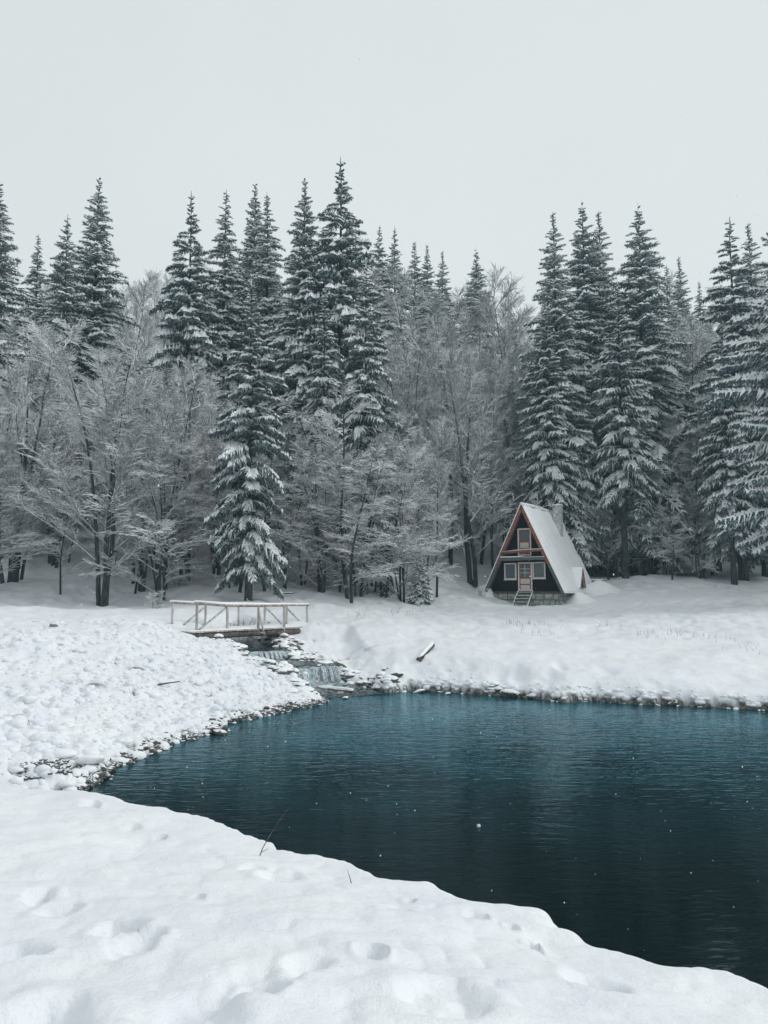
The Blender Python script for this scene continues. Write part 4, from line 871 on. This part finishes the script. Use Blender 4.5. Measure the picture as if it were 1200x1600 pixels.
# drift of snow under the right eave, and at the left corner
def drift(cx, cy, rx, ry, h_, seed, label):
    n_ = 26; V = []; F = []
    for i in range(n_):
        for j in range(n_):
            u_, v_ = i/(n_-1)*2-1, j/(n_-1)*2-1; r_ = min(1, math.hypot(u_, v_)); x_, y_ = cx+u_*rx, cy+v_*ry
            V.append((x_, y_, H(x_, y_)-.12+(h_+.12)*(.5+.5*math.cos(math.pi*r_))*(1+.25*float(vnoise(np.array([x_*2]), np.array([y_*2]), seed)[0]))))
    F = [(j*n_+i, (j+1)*n_+i, (j+1)*n_+i+1, j*n_+i+1) for j in range(n_-1) for i in range(n_-1)]
    return tag(link('snow_drift', np_mesh('drift', np.array(V), np.array(F)[:, ::-1], True), M['snow']), label, 'snow drift')
def cw(x, y): c, s = math.cos(CA), math.sin(CA); return AX+x*c-y*s, AY+x*s+y*c
q = cw(2.95, 2.6); drift(q[0], q[1], 1.7, 1.7, .6, 1, 'pointed snow drift against the stone base on the cabin right side')
q = cw(3.2, 6.4); drift(q[0], q[1], 2.3, 2.3, .75, 2, 'snow drift at the rear corner of the cabin roof')
q = cw(-2.9, .5); drift(q[0], q[1], 1.1, 1.1, .75, 3, 'small snow drift at the left front corner of the cabin')

# ------------------------------------------------------------------ footbridge
br = root('footbridge', (-6.3, 32.3, 2.0), 'small snow dusted log footbridge with handrails and diagonal braces over the stream', 'bridge')
OB = Vector(br.location)
B0, B1 = Vector((-7.2,30.0,0)), Vector((-4.38,33.5,0)); bd = (B1-B0).normalized(); pn = Vector((-bd.y, bd.x, 0))
def rel(p): return Vector(p)-OB
def piece(name, a, b, r, m='snow_rail', n=8, j=.06, par=None):
    a, b = Vector(a), Vector(b); mid = (a+b)/2+Vector((random.uniform(-.012,.012), 0, random.uniform(-.012,.012))); mb = MB(); mb.tube([rel(a), rel(mid), rel(b)], [r, r*.97, r*.92], n, j); return mb.build(name, M[m], par or br, True)
near_posts = []
for px, d, yt, yb in [(308,30.0,944,987),(355.5,31.2,948,1008),(404,32.3,948,992),(444,33.5,947.5,1004)]:
    t = P(px, yt, d); bt = P(px, yb, d); b0 = Vector((t[0], t[1], bt[2])); piece('post', b0, t, .058, 'log'); near_posts.append(Vector(t))
far_posts = []
for px, d, yt, yb in [(270,30.9,943,988),(321.5,32.3,946,984),(373,33.6,946,984),(414,34.6,947,982),(448,35.5,947,982),(480,36.6,947,980)]:
    t = P(px, yt, d); bt = P(px, yb, d); b0 = Vector((t[0], t[1], bt[2])); piece('post', b0, t, .052, 'log'); far_posts.append(Vector(t))
up = Vector((0,0,.05))
for ps, r in ((near_posts, .062), (far_posts, .052)):
    a = ps[0]-bd*.12+up; b = ps[-1]+bd*.1+up
    pts = [a]+[p+up for p in ps[1:-1]]+[b]; mb = MB(); mb.tube([rel(p) for p in pts], r, 8, .05); hr = mb.build('handrail', M['snow_rail'], br, True)
    mb = MB(); mb.tube([rel(p+Vector((0,0,r*.95))) for p in pts], r*.85, 6, .2); mb.build('snow', M['snow'], hr, True)
def brace(px0, py0, px1, py1, d0, d1): piece('brace', P(px0, py0, d0), P(px1, py1, d1), .042, 'log')
brace(354,949,311,984, 31.2, 30.1); brace(318,950,282,981, 32.3, 31.1)
brace(416,950,441,976, 34.5, 35.4); brace(448,950,476,978, 35.5, 36.5)
brace(404,950,413,994, 32.2, 32.4); piece('brace', P(405,988,32.3), P(414,990,32.2), .04, 'log')
# stringer logs and deck planks
DZk = 2.12
for off_, r in ((.02,.13),(.75,.12),(1.45,.12)):
    a = B0+pn*off_-bd*.3; b = B1+pn*off_+bd*1.0; mb = MB(); L_ = [a.lerp(b, i/6) for i in range(7)]
    mb.tube([rel((p.x, p.y, DZk-.17+random.uniform(-.01,.01))) for p in L_], r, 9, .05); mb.build('beam', M['dark_log'], br, True)
Lb = (B1-B0).length+1.5; nplk = 30
for k in range(nplk):
    a = B0-bd*.35+bd*(Lb*k/nplk); w_ = Lb/nplk-.02
    p0 = a-pn*.12; p1 = a+pn*1.6; z0 = DZk-.035+random.uniform(-.006,.006)
    mb = MB(); mb.prism([rel((p0.x,p0.y,z0)), rel((p1.x,p1.y,z0)), rel(((p1+bd*w_).x,(p1+bd*w_).y,z0)), rel(((p0+bd*w_).x,(p0+bd*w_).y,z0))], (0,0,.045)); mb.build('plank', M['log'], br)
n_ = 40; V = []; F = []
for i in range(n_+1):
    for j in range(9):
        p = B0-bd*.38+bd*((Lb+.05)*i/n_)+pn*(-.13+1.74*j/8); e_ = (j in (0, 8) or i in (0, n_))
        V.append(tuple(rel((p.x+random.uniform(-.01,.01), p.y+random.uniform(-.01,.01), DZk+(.018 if e_ else .085+random.uniform(-.015,.015))))))
F = [(i*9+j, i*9+j+1, (i+1)*9+j+1, (i+1)*9+j) for i in range(n_) for j in range(8)]
link('snow', np_mesh('bridge_snow', np.array(V), np.array(F)[:, ::-1], True), M['snow'], br)

# ------------------------------------------------------------------ logs, sticks, float
def log(name, a, b, r, m, label, cat, snow=0, n=9):
    rt = root(name, a, label, cat); a = Vector(a); b = Vector(b); mb = MB(); k = 6
    mb.tube([(a.lerp(b, i/k)-a)+Vector((0, 0, random.uniform(-.15,.15)*r)) for i in range(k+1)], [r*(1-.2*i/k)*random.uniform(.93,1.07) for i in range(k+1)], n, .08); mb.build('trunk', M[m], rt, True)
    if snow:
        mb = MB(); mb.tube([(a.lerp(b, i/k)-a)+Vector((0, 0, r*snow)) for i in range(k+1)], [r*.4]+[r*.72*random.uniform(.85,1.15) for i in range(k-1)]+[r*.4], 8, .12); mb.build('snow', M['snow'], rt, True)
    return rt
a = Q(573,1071,.03); b = Q(606,1079,.03); log('driftwood_log', a, b, .12, 'dark_log', 'snow topped driftwood log lying in the water off the inlet', 'log', .6)
p = at_ground(654,1034,.9); q = at_ground(680,1012,1.1); log('fallen_log', (p[0],p[1],p[2]+.03), (q[0]-.1,q[1]-.1,q[2]+.10), .12, 'dark_log', 'dark snow covered log leaning on the slope above the inlet', 'log', .75)
p = at_ground(246,1072,.8); log('stick', (p[0],p[1],p[2]+.04), (p[0]+.6,p[1]+.3,p[2]+.1), .022, 'dark_log', 'thin dark stick lying on the left bank near its middle', 'stick')
p = at_ground(505,1082,.1); log('snowy_log', (p[0]-.2,p[1],.18), (p[0]+1.1,p[1]-.25,.10), .09, 'snow_log', 'snow covered log at the foot of the waterfall', 'log', .7)
for (px, d, L_, r, lab) in [(900,60,2.4,.16,'snow topped fallen trunk behind the cabin on the right'),(1040,64,1.8,.18,'dark fallen trunk end at the right forest edge'),(428,42,1.1,.05,'dark fallen branch under the footbridge spruce')]:
    x = (px-600)/1200*d; z_ = H(x, d); log('fallen_log', (x, d, z_+.15), (x+L_, d+.3, z_+.18), r, 'dark_log', lab, 'log', .6)
# dry twigs in the near snow
def twig(name, pts, r, label, side=None):
    rt = root(name, pts[0], label, 'twig'); o_ = Vector(pts[0]); mb = MB(); mb.tube([Vector(p)-o_ for p in pts], [r*(1-.75*i/(len(pts)-1)) for i in range(len(pts))], 6); mb.build('stem', M['dark_log'], rt, True)
    if side:
        for s_ in side: mb = MB(); mb.tube([Vector(p)-o_ for p in s_], [r*.6, r*.25], 5); mb.build('side_twig', M['dark_log'], rt, True)
    return rt
def onray(px, py, d): return P(px, py, d)
g0 = Q(400,1344,.98); d0 = g0[1]
twig('dry_twig', [(g0[0],g0[1],g0[2]-.06), onray(410,1326,d0), onray(427,1296,d0-.1), onray(441,1275,d0-.15), onray(452,1262,d0-.2)], .006, 'tall thin dry twig rising from the near snow edge',
     [[onray(408,1332,d0), onray(419,1326,d0-.05)], [onray(427,1296,d0-.1), onray(435,1291,d0-.15)], [onray(437,1281,d0-.13), onray(447,1280,d0-.15)]])
g1 = Q(553,1394,1.02); d1 = g1[1]
twig('dry_twig', [(g1[0],g1[1],g1[2]-.06), onray(549,1380,d1), onray(543,1359,d1-.05)], .007, 'short bent dry twig in the near snow right of the tall one')
f = Q(748,1292,.0); rt = root('float', (f[0], f[1], .015), 'small white round float on the dark water', 'float')
v_, f_ = ico(2, 3, 0); v_ = v_/np.linalg.norm(v_, axis=1)[:, None]*.030; me = np_mesh('ball', v_, f_, True); link('ball', me, M['white_paint'], rt)
mb = MB(); mb.tube([(0,0,.03),(0,0,.052)], .007, 6); mb.build('eyelet', M['dark_log'], rt)
# dry grass blades poking through the meadow snow
rs = np.random.default_rng(12); V = []; F = []
cl = [(800+20*i, 985+rs.uniform(-8,8), 37) for i in range(3)]+[(1000,1010,33),(1020,1005,33.5),(1170,1022,30),(940,980,37),(1060,990,35),(1110,1000,33),(1125,925,55),(850,1000,34),(620,955,41),(560,965,38),(990,915,57)]
for px, py, d in cl:
    for _ in range(12):
        x = (px-600)/1200*d+rs.normal(0,.4); y = d+rs.normal(0,.6); z = H(x, y); h_ = rs.uniform(.12,.32); dx, dy = rs.normal(0,.1,2); o_ = len(V)
        V += [(x-.006,y,z-.05),(x+.006,y,z-.05),(x+dx*.5+.004,y+dy*.5,z+h_*.6),(x+dx*.5-.004,y+dy*.5,z+h_*.6),(x+dx,y+dy,z+h_),(x+dx+.003,y+dy,z+h_)]; F += [(o_,o_+1,o_+2,o_+3),(o_+3,o_+2,o_+5,o_+4)]
o = link('dry_grass', np_mesh('grass', np.array(V), np.array(F)), M['dark_log']); tag(o, 'thin dry grass stems poking through the meadow snow', None, None, 'stuff')
# falling snow
rs = np.random.default_rng(9); nf = 3200
px_ = rs.uniform(-9, 9, nf); py_ = rs.uniform(4, 24, nf); pz_ = rs.uniform(.15, 9, nf); s_ = rs.uniform(.0022, .0055, nf)
okf = (pz_ > height(px_, py_, False)+.1); px_, py_, pz_, s_ = px_[okf], py_[okf], pz_[okf], s_[okf]; nf = len(px_)
oc = np.array([(1,0,0),(-1,0,0),(0,1,0),(0,-1,0),(0,0,1.6),(0,0,-1.6)]); of = np.array([(0,2,4),(2,1,4),(1,3,4),(3,0,4),(2,0,5),(1,2,5),(3,1,5),(0,3,5)])
V = (np.stack([px_,py_,pz_],1)[:,None]+oc[None]*s_[:,None,None]).reshape(-1,3); F = (np.arange(nf)[:,None,None]*6+of[None]).reshape(-1,3)
o = link('falling_snow', np_mesh('flakes', V, F), M['snow']); tag(o, 'fine snowflakes falling through the air', None, None, 'stuff')

# ------------------------------------------------------------------ haze
mb = MB(); mb.box(-170, 170, -30, 175, -6, 62); m = bpy.data.materials.new('haze_air'); m.use_nodes = True; n = m.node_tree; n.nodes.clear()
o_ = n.nodes.new('ShaderNodeOutputMaterial'); pv = n.nodes.new('ShaderNodeVolumePrincipled'); pv.inputs['Color'].default_value = (.62,.90,1.0,1); pv.inputs['Density'].default_value = .0006; pv.inputs['Anisotropy'].default_value = .2
n.links.new(pv.outputs[0], o_.inputs['Volume']); hz = mb.build('haze', m); tag(hz, None, None, None, 'stuff')

by = {}
for o in COL.objects:
    if o.get('category') in ('tree',) and o.get('group'): by.setdefault(o['label'], []).append(o)
for lab, os_ in by.items():
    if 2 <= len(os_) <= 3 and len(lab.split()) <= 15:
        os_.sort(key=lambda o: o.location.x/o.location.y)
        for o, w_ in zip(os_, ('leftmost', 'rightmost') if len(os_) == 2 else ('leftmost', 'middle', 'rightmost')): o['label'] = w_+' '+lab
